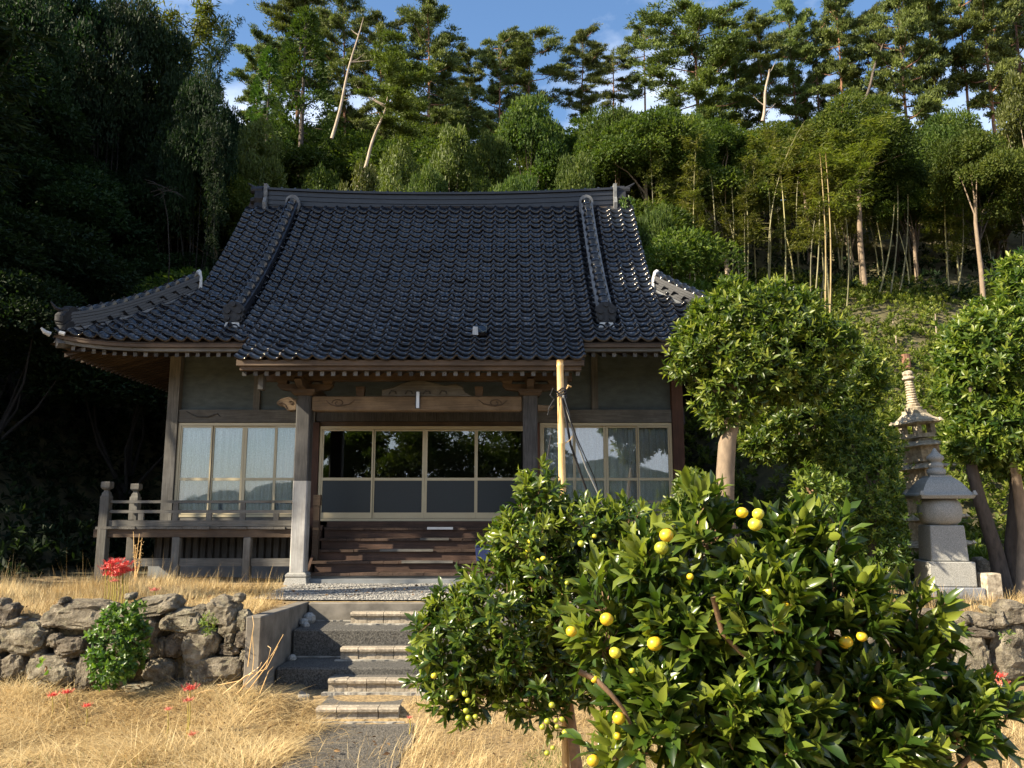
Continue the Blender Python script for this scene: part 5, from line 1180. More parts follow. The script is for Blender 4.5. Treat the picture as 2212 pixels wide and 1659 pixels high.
def fill(n, xr, yr, protos, hr, group, label, H0, R0, ok, mind, name='broadleaf_tree', cat='tree'):
    global cnt
    tries = 0; got = 0
    while got < n and tries < n * 40:
        tries += 1; x = random.uniform(*xr); y = random.uniform(*yr); z = hz(x, y); h = random.uniform(*hr)
        if not ok(x, y, z, h): continue
        if any((x - a) ** 2 + (y - b) ** 2 < mind ** 2 for a, b in placed): continue
        placed.append((x, y)); r = h * random.uniform(.36, .48); pr = protos[random.randrange(len(protos))]
        kind = label.split('|'); px, py = proj(x, y, z + h * .75); key = next((w for ps, w in KINDW if any(pr is q for q in ps)), 'leafy')
        lb = f'{kind[0]}{key} tree {where(px, py)}'
        if len(lb.split()) > 16: lb = lb.replace('well ', '').replace('deep ', '')
        put(name, pr, (x, y, z - .2), (r / R0, r / R0, h / H0), random.uniform(0, 6.28), lb, cat, group); got += 1
KINDW = [(B, 'green broadleaf'), (DOME, 'dark domed'), (BL, 'olive thin-leaved'), (DEEP, 'broadleaf'), (BAMD, 'drooping')]
def ok_back(x, y, z, h):
    px, py = proj(x, y, z + h * 1.03)
    if px < 450 or px > 2400: return False
    if x > 5.5 and y < 29.5: return False
    lim = 262 if px > 1020 else 235
    return py > lim + 12 * math.sin(px * .02)
fill(150, (-15, 40), (21.5, 47), B + B + DOME + BL, (3.2, 6.5), 'evergreens filling the slope behind', '', 7, 2.6, ok_back, 1.75)
def ok_left(x, y, z, h):
    px, py = proj(x, y, z + h * 1.05); pr_, _ = proj(x + h * .38, y, z + h * .6)
    if x + h * .32 > -8.0 and y < 24: return False
    if px < -260: return False
    return pr_ < 520 or (py > 255 and pr_ < 640)
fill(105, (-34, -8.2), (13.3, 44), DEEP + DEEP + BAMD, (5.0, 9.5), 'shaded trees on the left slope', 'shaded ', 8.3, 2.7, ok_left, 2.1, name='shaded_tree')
# two trees catching light at the rim of the left slope, and those on its shoulder outside the frame that keep the sun off the temple
seen('bamboo', BAMT, 455, 10, 30, 80, 'sunlit yellow-green bamboo crown high on the rim of the left slope', 'bamboo', H0=9, R0=1.2)
seen('bamboo', BAMT, 400, -40, 31, 80, 'second sunlit bamboo crown cut by the top edge on the left slope', 'bamboo', H0=9, R0=1.2)
seen('shaded_tree', DEEP, 455, 40, 26, 85, 'dark rounded tree forming the right rim of the left slope', 'tree', H0=8, R0=3)
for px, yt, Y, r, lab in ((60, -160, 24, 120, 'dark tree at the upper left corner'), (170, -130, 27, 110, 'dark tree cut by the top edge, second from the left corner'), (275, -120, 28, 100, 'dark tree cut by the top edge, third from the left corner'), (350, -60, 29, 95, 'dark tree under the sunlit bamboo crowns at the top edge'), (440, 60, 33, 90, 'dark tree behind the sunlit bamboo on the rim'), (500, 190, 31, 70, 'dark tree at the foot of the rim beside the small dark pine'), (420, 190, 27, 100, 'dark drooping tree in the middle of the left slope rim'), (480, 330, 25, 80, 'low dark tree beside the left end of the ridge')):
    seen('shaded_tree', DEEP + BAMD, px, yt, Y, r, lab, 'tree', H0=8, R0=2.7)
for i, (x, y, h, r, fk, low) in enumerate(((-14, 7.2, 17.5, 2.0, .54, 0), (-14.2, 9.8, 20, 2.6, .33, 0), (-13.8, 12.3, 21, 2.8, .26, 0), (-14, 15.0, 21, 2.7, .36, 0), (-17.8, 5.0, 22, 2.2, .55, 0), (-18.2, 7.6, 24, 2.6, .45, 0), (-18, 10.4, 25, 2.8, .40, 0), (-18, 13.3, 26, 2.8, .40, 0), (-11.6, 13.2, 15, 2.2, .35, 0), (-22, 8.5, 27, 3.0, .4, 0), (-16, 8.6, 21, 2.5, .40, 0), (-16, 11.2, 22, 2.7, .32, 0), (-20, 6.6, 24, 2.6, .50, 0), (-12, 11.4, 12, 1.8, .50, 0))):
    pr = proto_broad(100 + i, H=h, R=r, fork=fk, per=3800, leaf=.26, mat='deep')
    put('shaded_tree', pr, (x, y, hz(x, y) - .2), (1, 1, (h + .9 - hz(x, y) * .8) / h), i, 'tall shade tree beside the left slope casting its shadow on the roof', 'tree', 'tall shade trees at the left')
# trees behind the viewer, mirrored in the doors
for x, y, h, r in ((-7.4, -8, 6.5, 2.4), (-4.0, -7.6, 7.5, 3.0), (-.2, -8, 7.5, 3.2)):
    put('evergreen_tree', proto_broad(int(200 + x), H=h, R=r, fork=-.12, per=1700, leaf=.2, mat='broad'), (x, y, hz(x, y) - .1), 1.0, 0, 'dark tree mirrored in the glazed temple doors', 'tree', 'trees mirrored in the doors')
# ------------------------------------------------------------------ garden trees, shrubs and the mandarin trees
MARGIN = 0.0
def blob(px, py, rx, ry, Y, rd):
    c = at(px, py, Y); d = Y * math.cos(PITCH) + (c.z - EYE) * math.sin(PITCH); k = d / F_PX
    sh = lambda r: max(r - MARGIN, .35 * r)
    return np.array(c), np.array([sh(rx * k), sh(rd), sh(ry * k)])
def shell(rng, blobs, n, inner=.25, up=True):
    """points near the skin of a union of ellipsoids, with outward directions"""
    area = np.array([b[1][0] * b[1][2] + b[1][0] * b[1][1] for b in blobs]); idx = rng.choice(len(blobs), n * 2, p=area / area.sum())
    C = np.array([b[0] for b in blobs]); Rr_ = np.array([b[1] for b in blobs])
    d = unit(rng.normal(size=(n * 2, 3)))
    q = np.where(rng.random(n * 2) < inner, .45 + .45 * rng.random(n * 2), .84 + .20 * rng.random(n * 2) + .38 * (rng.random(n * 2) < .18) * rng.random(n * 2))
    P = C[idx] + d * Rr_[idx] * q[:, None]
    rel = (P[:, None] - C[None]) / Rr_[None]; ins = ((rel ** 2).sum(-1) < .60); ins[np.arange(n * 2), idx] = False
    keep = ~ins.any(1) | (rng.random(n * 2) < .12)
    O = unit(d / Rr_[idx] * Rr_[idx].mean())
    return P[keep][:n], O[keep][:n]
def shoots(rng, P, O, k, Ls, leafL, leafW, spread, upw, tone0=.35):
    """every shoot carries k leaves set spirally along its last part, opening outwards"""
    n = len(P); A = unit(O * .75 + np.array([0, 0, upw]) + rng.normal(size=(n, 3)) * .35)
    t1 = unit(np.cross(A, rng.normal(size=(n, 3)))); t2 = np.cross(A, t1)
    LP, LD, LN, LL, LT = [], [], [], [], []
    sh = rng.random(n)
    for j in range(k):
        az = j * 2.4 + rng.random(n) * .8; e = spread * (1.15 - .75 * j / k) + rng.normal(size=n) * .16
        rad = t1 * np.cos(az)[:, None] + t2 * np.sin(az)[:, None]
        D = unit(A * np.cos(e)[:, None] + rad * np.sin(e)[:, None] + np.array([0, 0, -.04]))
        base = P + A * (Ls * (.15 + .85 * j / k))[:, None]
        LP.append(base); LD.append(D); LN.append(unit(A * 1.0 - D * (A * D).sum(1, keepdims=True) + rng.normal(size=(n, 3)) * .18)); LL.append(leafL * (.72 + .5 * rng.random(n)) * (1 - .25 * j / k)); LT.append(np.clip(tone0 * sh + .50 * (j / k) ** 1.5 * (.3 + sh) + rng.normal(size=n) * .14 + .08, 0, 1))
    return [np.concatenate(x) for x in (LP, LD, LN, LL, LT)] + [A]
def leaves2(name, P, D, N, L, W, tone, mat, droop=.12, fold=.18):
    """fuller leaf: pointed blade in three steps, folded along the midrib and bent down at the tip"""
    n = len(P); D = unit(D); S = unit(np.cross(D, N)); U = np.cross(S, D); L = L[:, None]; W = (W if hasattr(W, '__len__') else np.full(n, W))[:, None]
    V = np.empty((n, 8, 3)); V[:, 0] = P
    for i, (t, w, dr) in enumerate(((.30, .43, .1), (.68, .40, .45))):
        c = P + D * L * t - U * L * droop * dr * t; V[:, 1 + 3 * i] = c - S * W * w + U * W * fold; V[:, 2 + 3 * i] = c; V[:, 3 + 3 * i] = c + S * W * w + U * W * fold
    V[:, 7] = P + D * L * .98 - U * L * droop
    b = np.arange(n)[:, None] * 8
    tr = np.concatenate((b + [0, 2, 1], b + [0, 3, 2], b + [4, 5, 7], b + [5, 6, 7])); q = np.concatenate((b + [1, 2, 5, 4], b + [2, 3, 6, 5]))
    return np_mesh(name, V.reshape(-1, 3), quads=q, tris=tr, tone=np.repeat(tone, 8), mat=mat, smooth=True)
def garden_tree(name, blobs, n, k, leafL, leafW, label, cat, trunks, bark, mat='glossy', seed=1, spread=1.0, upw=.55, bigleaf=True, Ls=.09, foot=None, tone0=.5):
    rng = np.random.default_rng(seed); P, O = shell(rng, blobs, n)
    ok = P[:, 2] > TZ + .02; P, O = P[ok], O[ok]
    p, d, nn, l, t, A = shoots(rng, P, O, k, np.full(len(P), Ls) * (.6 + .8 * rng.random(len(P))), leafL, leafW, spread, upw, tone0)
    f = foot or Vector((blobs[0][0][0], blobs[0][0][1], TZ)); root = empty(name, f, label, cat)
    me = leaves2('crown', p, d, nn, l, l * leafW, t, M[mat]); link('crown', me, None, root)
    if trunks:
        for pts, rad in trunks:
            g = MB(); g.tube(pts, rad, 12); g.build('trunk', M[bark], root, smooth=True)
        g = MB(); top = Vector(trunks[0][0][-1])
        for b_ in blobs:
            c = Vector(b_[0]); g.tube([top, top.lerp(c, .5) + Vector((0, 0, -.1)), c], [trunks[0][1][-1] * .6, .04, .015], 6)
        g.build('limbs', M[bark], root)
    return root
# topped tree with smooth pale trunk, in full sun
YC = 10.5; MARGIN = .07
tb = [blob(1545, 760, 95, 75, YC, .55), blob(1610, 690, 95, 75, YC, .6), (blob(1700, 720, 90, 75, YC, .6)), blob(1770, 760, 75, 65, YC, .5), blob(1580, 850, 75, 70, YC, .5), blob(1640, 790, 110, 90, YC, .7), blob(1580, 635, 35, 35, YC, .25), blob(1668, 640, 38, 36, YC, .25), blob(1730, 665, 40, 40, YC, .3), blob(1810, 745, 42, 45, YC, .3), blob(1490, 735, 42, 40, YC, .3), blob(1560, 900, 45, 35, YC, .3), blob(1720, 820, 90, 60, YC, .5), blob(1470, 800, 35, 30, YC, .2), blob(1530, 690, 45, 40, YC, .3)]
tr = [at(1566, 1085, YC), at(1566, 1020, YC), at(1570, 960, YC), at(1580, 915, YC), at(1600, 850, YC)]; tr = [Vector((tr[0].x + .01, YC, TZ - .1))] + tr
garden_tree('garden_tree', tb, 2100, 8, .135, .33, 'round-crowned garden tree with smooth pale trunk, brightly lit', 'tree', [(tr, [.135, .115, .118, .112, .10, .05])], 'trunk_pale', seed=3, foot=Vector((tr[0].x, YC, TZ)))
st = at(1527, 1095, 10.2); g = MB(); g.tube([(st.x, 10.2, TZ - .1), (st.x, 10.2, st.z), (st.x + .02, 10.2, at(1527, 1046, 10.2).z), (st.x + .02, 10.2, at(1527, 1044, 10.2).z)], [.085, .08, .072, .06], 12); t = g.build('cut_stump', M['trunk_pale'], smooth=False); tag(t, 'pale sawn-off stump left of the smooth garden-tree trunk', 'stump')
garden_tree('low_shrub', [blob(1500, 1060, 45, 40, 10.0, .3), blob(1480, 1110, 50, 40, 10.0, .3)], 240, 7, .10, .36, 'small bright shrub at the corner of the veranda beside the stump', 'shrub', None, 'twig', mat='shrub', seed=5)
# darker tree behind it and the tall bush before the pagoda
YD = 12.4
garden_tree('garden_tree', [blob(1720, 930, 100, 70, YD, .7), blob(1800, 880, 80, 70, YD, .6), blob(1660, 960, 60, 45, YD, .4), blob(1850, 820, 60, 70, YD, .5), blob(1760, 985, 60, 40, YD, .4)], 1300, 8, .13, .34, 'half-shaded tree behind the round-crowned one, with hanging lower foliage', 'tree', [([at(1772, 1200, YD), at(1772, 1060, YD), at(1766, 960, YD), at(1780, 900, YD)], [.13, .11, .10, .07])], 'trunk_dark', seed=6)
YB = 11.6
garden_tree('tall_bush', [blob(1860, 1060, 85, 110, YB, .6), blob(1890, 1180, 65, 100, YB, .5), blob(1840, 960, 60, 70, YB, .4), blob(1810, 1130, 60, 80, YB, .5), blob(1910, 980, 40, 60, YB, .35)], 1800, 7, .085, .36, 'tall dark small-leaved bush left of the stone monuments', 'bush', [([at(1880, 1290, YB), at(1880, 1150, YB), at(1882, 1050, YB)], [.06, .05, .03])], 'trunk_dark', seed=7)
garden_tree('yellow_shrub', [blob(1740, 1050, 36, 45, 9.9, .22), blob(1790, 1070, 50, 40, 9.9, .25), blob(1760, 1110, 60, 40, 9.9, .3)], 260, 6, .10, .36, 'small pale yellow-leaved shrub behind the mandarin top', 'shrub', [([at(1765, 1200, 9.9), at(1763, 1110, 9.9), at(1760, 1050, 9.9)], [.02, .015, .01])], 'twig', mat='shrub', seed=8, tone0=.9)
# trees at the right edge with dark stems
YE_ = 11.9
garden_tree('garden_tree', [blob(2150, 760, 110, 110, YE_, .8), blob(2108, 840, 72, 85, YE_, .6), blob(2190, 900, 90, 90, YE_, .7), blob(2125, 950, 75, 60, YE_, .6), blob(2210, 620, 50, 80, YE_, .5), blob(2085, 745, 50, 45, YE_, .4), blob(2200, 1000, 60, 40, YE_, .5), blob(2240, 760, 80, 120, YE_, .7)], 2500, 8, .14, .34,
            'leafy sunlit tree at the right edge on two dark stems', 'tree', [([at(2170, 1285, YE_), at(2150, 1190, YE_), at(2115, 1080, YE_), at(2098, 1010, YE_), at(2110, 930, YE_)], [.13, .105, .09, .08, .06]), ([at(2190, 1285, YE_ + .1), at(2185, 1180, YE_), at(2195, 1060, YE_), at(2185, 980, YE_)], [.12, .105, .09, .06])], 'trunk_dark', seed=9)
st = at(2207, 1290, 11.6); g = MB(); g.tube([(st.x, 11.6, TZ - .1), at(2212, 1150, 11.6), at(2190, 1000, 11.6)], [.10, .085, .06], 10); tag(g.build('trunk_stem', M['trunk_pale'], smooth=True), 'pale grey tree stem cut by the right edge of the frame', 'tree stem')
MARGIN = 0.0
# ---- clearing on the right: stump, poles, ground cover
c = at(1957, 785, 23.5); zz = hz(c.x, 23.5); g = MB(); g.tube([(c.x, 23.5, zz - .2), (c.x, 23.5, zz + .25), (c.x - .01, 23.5, zz + .58)], [.17, .125, .12], 10); tag(g.build('tree_stump', M['trunk_pine']), 'reddish sawn tree stump above the pagoda spire', 'stump')
for px, py, Y, h in ((1928, 715, 25.5, .45), (1934, 745, 24.6, .45), (2022, 735, 24.8, .95), (2080, 695, 25.6, .35), (1935, 772, 24, .3)):
    c = at(px, py, Y); z = hz(c.x, Y); g = MB(); g.tube([(c.x, Y, z - .1), (c.x + .03, Y, z + h)], .018, 6); tag(g.build('marker_stick', M['trunk_grey']), 'thin whitish stick standing in the cleared hillside', 'stick', 'sticks on the cleared hillside')
def cover():
    rng = np.random.default_rng(5); n = 21000
    x = rng.uniform(3.6, 27, n); y = rng.uniform(14.2, 29.5, n)
    keep = x < y * .72 + 1.5; x, y = x[keep], y[keep]
    dens = np.array([mn.noise(Vector((a * .35, b * .35, 3.1))) for a, b in zip(x, y)])
    px, py = proj(x, y, height(x, y)); bare = np.exp(-(((px - 2075) / 55) ** 2 + ((py - 690) / 38) ** 2)) + .8 * np.exp(-(((px - 1900) / 70) ** 2 + ((py - 685) / 22) ** 2)) + .6 * np.exp(-(((px - 1980) / 40) ** 2 + ((py - 745) / 12) ** 2))
    keep = (dens > -.6) & (rng.random(len(x)) > bare * 1.3); x, y, dens = x[keep], y[keep], dens[keep]
    z = height(x, y); h = (.14 + .75 * np.clip(dens + .35, 0, 1)) * rng.random(len(x)) * (1.2 - .4 * (y > 24))
    P = np.stack((x, y, z + h), 1); p, d, nn, l, t, A = shoots(rng, P, rdir(len(P), rng) * .6, 8, np.full(len(P), .12), .17, .4, 1.1, .8, .5)
    o = link('ground_cover', leaves('ground_cover', p, d, nn, l, l * .42, np.clip(t + .22, 0, 1), M['cover'])); tag(o, 'bright leafy ground cover on the cleared hillside', 'ground cover', kind='stuff')
    # dark plants under the trees at the foot of the wood
    n = 2600; x = rng.uniform(-7, 26, n); y = rng.uniform(20.5, 33, n); k = ~((x > 5) & (y < 28.2)); x, y = x[k], y[k]
    P = np.stack((x, y, height(x, y) + .5 * rng.random(len(x))), 1); p, d, nn, l, t, A = shoots(rng, P, rdir(len(P), rng), 7, np.full(len(P), .15), .26, .4, 1.1, .6, .4)
    o = link('undergrowth', leaves('undergrowth', p, d, nn, l, l * .4, t, M['deep'])); tag(o, 'dark undergrowth below the wood', 'undergrowth', kind='stuff')
    n = 5200; x = rng.uniform(-24, -7.0, n); y = rng.uniform(11.2, 26, n); k = (x < -7.6) | (y > 14.5); x, y = x[k], y[k]
    k = ~((x > -8) & (y < 21)); x, y = x[k], y[k]
    P = np.stack((x, y, height(x, y) + .9 * rng.random(len(x)) ** 1.5), 1); p, d, nn, l, t, A = shoots(rng, P, rdir(len(P), rng), 7, np.full(len(P), .15), .22, .4, 1.1, .5, .3)
    o = link('shade_undergrowth', leaves('shade_undergrowth', p, d, nn, l, l * .4, t, M['deep'])); tag(o, 'dark undergrowth on the bank left of the temple', 'undergrowth', kind='stuff')
    n = 700; x = rng.uniform(3.2, 8.5, n); y = rng.uniform(12.6, 15.5, n)
    P = np.stack((x, y, height(x, y) + .35 * rng.random(n)), 1); p, d, nn, l, t, A = shoots(rng, P, rdir(n, rng) * .4, 7, np.full(n, .15), .28, .2, .9, .9, .3)
    o = link('tall_weeds', leaves('tall_weeds', p, d, nn, l, l * .15, t, M['shrub'])); tag(o, 'green weeds behind the stone monuments', 'weeds', kind='stuff')
cover()
# ---- shrub on the wall, two-leaved sprout, weed on the ridge end, dead branch, dry stalks
garden_tree('wall_shrub', [blob(250, 1395, 40, 70, 8.78, .18), blob(262, 1340, 34, 36, 8.80, .15), blob(245, 1440, 36, 34, 8.72, .16), blob(285, 1390, 26, 50, 8.8, .14)], 330, 6, .062, .55, 'bushy bright green shrub growing out of the left dry-stone wall', 'shrub', [([at(255, 1475, 8.86), at(255, 1420, 8.85), at(258, 1340, 8.85)], [.012, .010, .006])], 'twig', mat='shrub', seed=12, Ls=.05, foot=at(255, 1475, 8.86), upw=.3) if False else None
def small_shrub(name, blobs, n, k, L, W, label, cat, seed, foot, mat='shrub', stems=True, upw=.3, tone0=.35):
    rng = np.random.default_rng(seed); P, O = shell(rng, blobs, n); p, d, nn, l, t, A = shoots(rng, P, O + np.array([0, -.35, 0]), k, np.full(len(P), .05), L, W, 1.05, upw, tone0)
    root = empty(name, foot, label, cat); link('foliage', leaves2('foliage', p, d, nn, l, l * W, t, M[mat]), None, root)
    if stems:
        g = MB()
        for b_ in blobs: g.tube([foot, foot.lerp(Vector(b_[0]), .5) + Vector((.02, 0, 0)), Vector(b_[0])], [.012, .009, .004], 5)
        g.build('stems', M['twig'], root)
    return root
small_shrub('wall_shrub', [blob(248, 1400, 46, 66, 8.72, .17), blob(262, 1345, 36, 34, 8.76, .14), blob(242, 1440, 38, 32, 8.68, .15), blob(285, 1390, 26, 50, 8.75, .13), blob(282, 1325, 16, 14, 8.8, .07)], 300, 6, .075, .55, 'bushy bright green shrub growing out of the left dry-stone wall', 'shrub', 12, at(255, 1470, 8.9))
small_shrub('sprout', [blob(97, 1437, 16, 8, 8.72, .05)], 4, 2, .075, .8, 'tiny sprout with a few round leaves between stones of the left wall', 'sprout', 13, at(98, 1448, 8.85), tone0=.9)
small_shrub('roof_weed', [blob(1350, 442, 16, 12, 16.8, .12)], 30, 5, .10, .3, 'green weed rooted on the right end of the temple ridge', 'weed', 14, Vector(tuple(at(1345, 455, 16.9))))
small_shrub('moss_tuft', [blob(450, 1350, 10, 16, 8.78, .05)], 40, 5, .045, .3, 'yellowish moss tuft hanging on a top stone of the left wall', 'moss', 15, at(450, 1340, 8.9), stems=False, tone0=1.0)
small_shrub('herb_tuft', [blob(2175, 1375, 8, 8, 9.4, .04)], 8, 4, .05, .5, 'tiny yellow-green herb in a joint of the right wall', 'herb', 16, at(2175, 1380, 9.5), stems=False, tone0=1.0)
rb = empty('dead_branch', at(350, 405, 17), 'dead reddish branch caught in the dark trees left of the ridge', 'branch'); g = MB()
for a, b_, c_ in (((318, 395), (345, 400), (395, 425)), ((325, 415), (350, 408), (370, 402)), ((340, 405), (355, 420), (345, 430)), ((350, 410), (380, 415), (402, 430)), ((312, 388), (330, 393), (345, 402)), ((330, 425), (352, 415), (385, 405))): g.tube([at(*a, 16.7), at(*b_, 16.8), at(*c_, 16.7)], [.006, .011, .004], 5)
g.tube([at(350, 410, 16.8), at(362, 470, 16.9), at(366, 560, 17), at(360, 700, 17)], [.006, .010, .012, .014], 5)
g.build('twigs', M['bark_shade'], rb)
vine = empty('dry_stalks', at(560, 1500, 8.75), 'dry straw-coloured stalks leaning against the concrete wing wall', 'dry stalks'); g = MB()
for pts in (((510, 1500), (560, 1450), (590, 1410), (612, 1370)), ((520, 1490), (545, 1450), (548, 1420), (545, 1370)), ((530, 1500), (575, 1440), (585, 1400), (578, 1395)), ((470, 1480), (520, 1470), (560, 1440), (565, 1430)), ((535, 1440), (540, 1400), (548, 1350), (545, 1330)), ((560, 1500), (572, 1470), (580, 1450), (590, 1440)), ((480, 1500), (530, 1460), (575, 1445), (600, 1395)), ((420, 1500), (450, 1490), (470, 1495), (495, 1500))):
    g.tube([at(x, y, 8.72 + .03 * i) for i, (x, y) in enumerate(pts)], [.006, .005, .004, .003], 5)
g.build('stalks', M['straw_flat'] if 'straw_flat' in M else M['bamboo_pole'], vine)
wd = empty('dry_weed', Vector((at(293, 1240, 12.4).x, 12.4, TZ)), 'tall dry seed stalk standing before the left veranda', 'dry weed'); g = MB()
b0 = Vector((at(293, 1240, 12.4).x, 12.4, TZ))
for k in range(5):
    e = at(297 + random.uniform(-9, 12), 1148 + random.uniform(0, 50), 12.4); g.tube([b0 + Vector((.02 * k - .04, 0, 0)), b0.lerp(e, .5) + Vector((random.uniform(-.02, .02), 0, 0)), e], [.007, .005, .003], 4)
g.build('stalks', M['bamboo_pole'], wd); P = np.array([b0 + Vector((random.uniform(-.05, .07), random.uniform(-.04, .04), random.uniform(.35, .75))) for _ in range(60)])
link('husks', leaves('husks', P, rdir(60), rdir(60), np.full(60, .04), np.full(60, .015), np.full(60, .3), M['straw']), None, wd)
# ---- spider lilies
def lily_meshes():
    g = MB(); nf = 6
    for f in range(nf):
        az = f * 2 * math.pi / nf; o = Vector((math.cos(az) * .018, math.sin(az) * .018, 0))
        for p in range(6):
            t = p * 2 * math.pi / 6 + f; d = Vector((math.cos(az) * .55 + math.cos(t) * .6, math.sin(az) * .55 + math.sin(t) * .6, .35 + .25 * math.sin(t * 2))).normalized(); s = d.cross(Vector((0, 0, 1))).normalized()
            pts = [o, o + d * .024 + Vector((0, 0, .008)), o + d * .042 + Vector((0, 0, .004)), o + d * .048 + Vector((0, 0, -.014))]; w = (.003, .006, .005, .001)
            vs = []
            for q, ww in zip(pts, w): vs += [q - s * ww, q + s * ww]
            g.add(vs, [(0, 1, 3, 2), (2, 3, 5, 4), (4, 5, 7, 6)])
            d2 = (Vector((math.cos(az), math.sin(az), .3)) + Vector((math.cos(t), math.sin(t), 0)) * .35).normalized(); e = o + d2 * .075 + Vector((0, 0, .025)); m = o + d2 * .045; sw = s * .0012
            g.add([o - sw, o + sw, m + sw, m - sw, e + sw, e - sw], [(0, 1, 2, 3), (3, 2, 4, 5)])
    bl = g.mesh('bloom'); g2 = MB(); g2.tube([(0, 0, -1), (.012, .004, -.5), (0, 0, 0)], [.006, .0055, .005], 6); stm = g2.mesh('stem'); stm.materials.append(M['stem_green'])
    b2 = bl.copy(); bl.materials.append(M['lily']); b2.materials.append(M['lily_pale']); return bl, b2, stm
bloom, bloom_pale, lstem = lily_meshes()
def lily(px, py, Y, label, group, s=1.0, pale=False, base=None):
    c = at(px, py, Y); z0 = hz(c.x, Y) if base is None else base; h = max(.08, c.z - z0 + .03)
    r = empty('spider_lily', (c.x, Y, z0), label, 'flower', group)
    for nm, me, m in (('stem', lstem, Matrix.Translation((0, 0, h)) @ Matrix.Diagonal((1, 1, h, 1))), ('bloom', bloom_pale if pale else bloom, Matrix.Translation((0, 0, h)) @ Matrix.Rotation(random.uniform(0, 6), 4, 'Z') @ Matrix.Diagonal((s, s, s, 1)))):
        o = bpy.data.objects.new(nm, me); COL.objects.link(o); o.parent = r; o.matrix_basis = m
for i, (px, py) in enumerate(((228, 1236), (238, 1224), (246, 1240), (252, 1220), (258, 1232), (264, 1244), (272, 1226), (234, 1248), (250, 1250), (266, 1236), (243, 1230), (276, 1240), (256, 1243))):
    lily(px, py, 9.35 + .05 * (i % 4), 'red spider lily in the dense bunch on the terrace above the wall shrub', 'bunch of lilies above the wall', 1.05)
lily(246, 1262, 9.3, 'faded lower lily under the dense red bunch', None, .8, True); lily(333, 1282, 9.4, 'pale pink lily in the terrace grass right of the red bunch', None, .8, True)
lily(113, 1510, 8.35, 'leftmost red lily at the foot of the left wall', None, .75); lily(144, 1504, 8.4, 'red lily just right of the leftmost one at the wall foot', None, .8); lily(187, 1533, 8.2, 'small low red lily, third from the left in the grass', None, .65)
lily(410, 1497, 7.9, 'bright red lily topping the stems in the middle of the lower grass', None, .95); lily(405, 1522, 7.85, 'faded lily just under the bright red one in the lower grass', None, .7, True); lily(414, 1600, 7.8, 'small reddish lily low at the foot of the middle stems', None, .6); lily(362, 1540, 7.9, 'withered pinkish lily left of the middle stems', None, .5, True)
lily(2158, 1468, 9.2, 'red lily before the right dry-stone wall', None, 1.0); lily(2166, 1484, 9.15, 'pinkish lily just under the red one at the right wall', None, .9, True); lily(1946, 1478, 9.1, 'pink lily seen between mandarin leaves at the right', None, .9, True); lily(2140, 1494, 9.1, 'flattened pale lily left of the two at the right wall', None, .8, True); lily(884, 1558, 8.1, 'small pink bud beside the lowest brick step', None, .4, True)
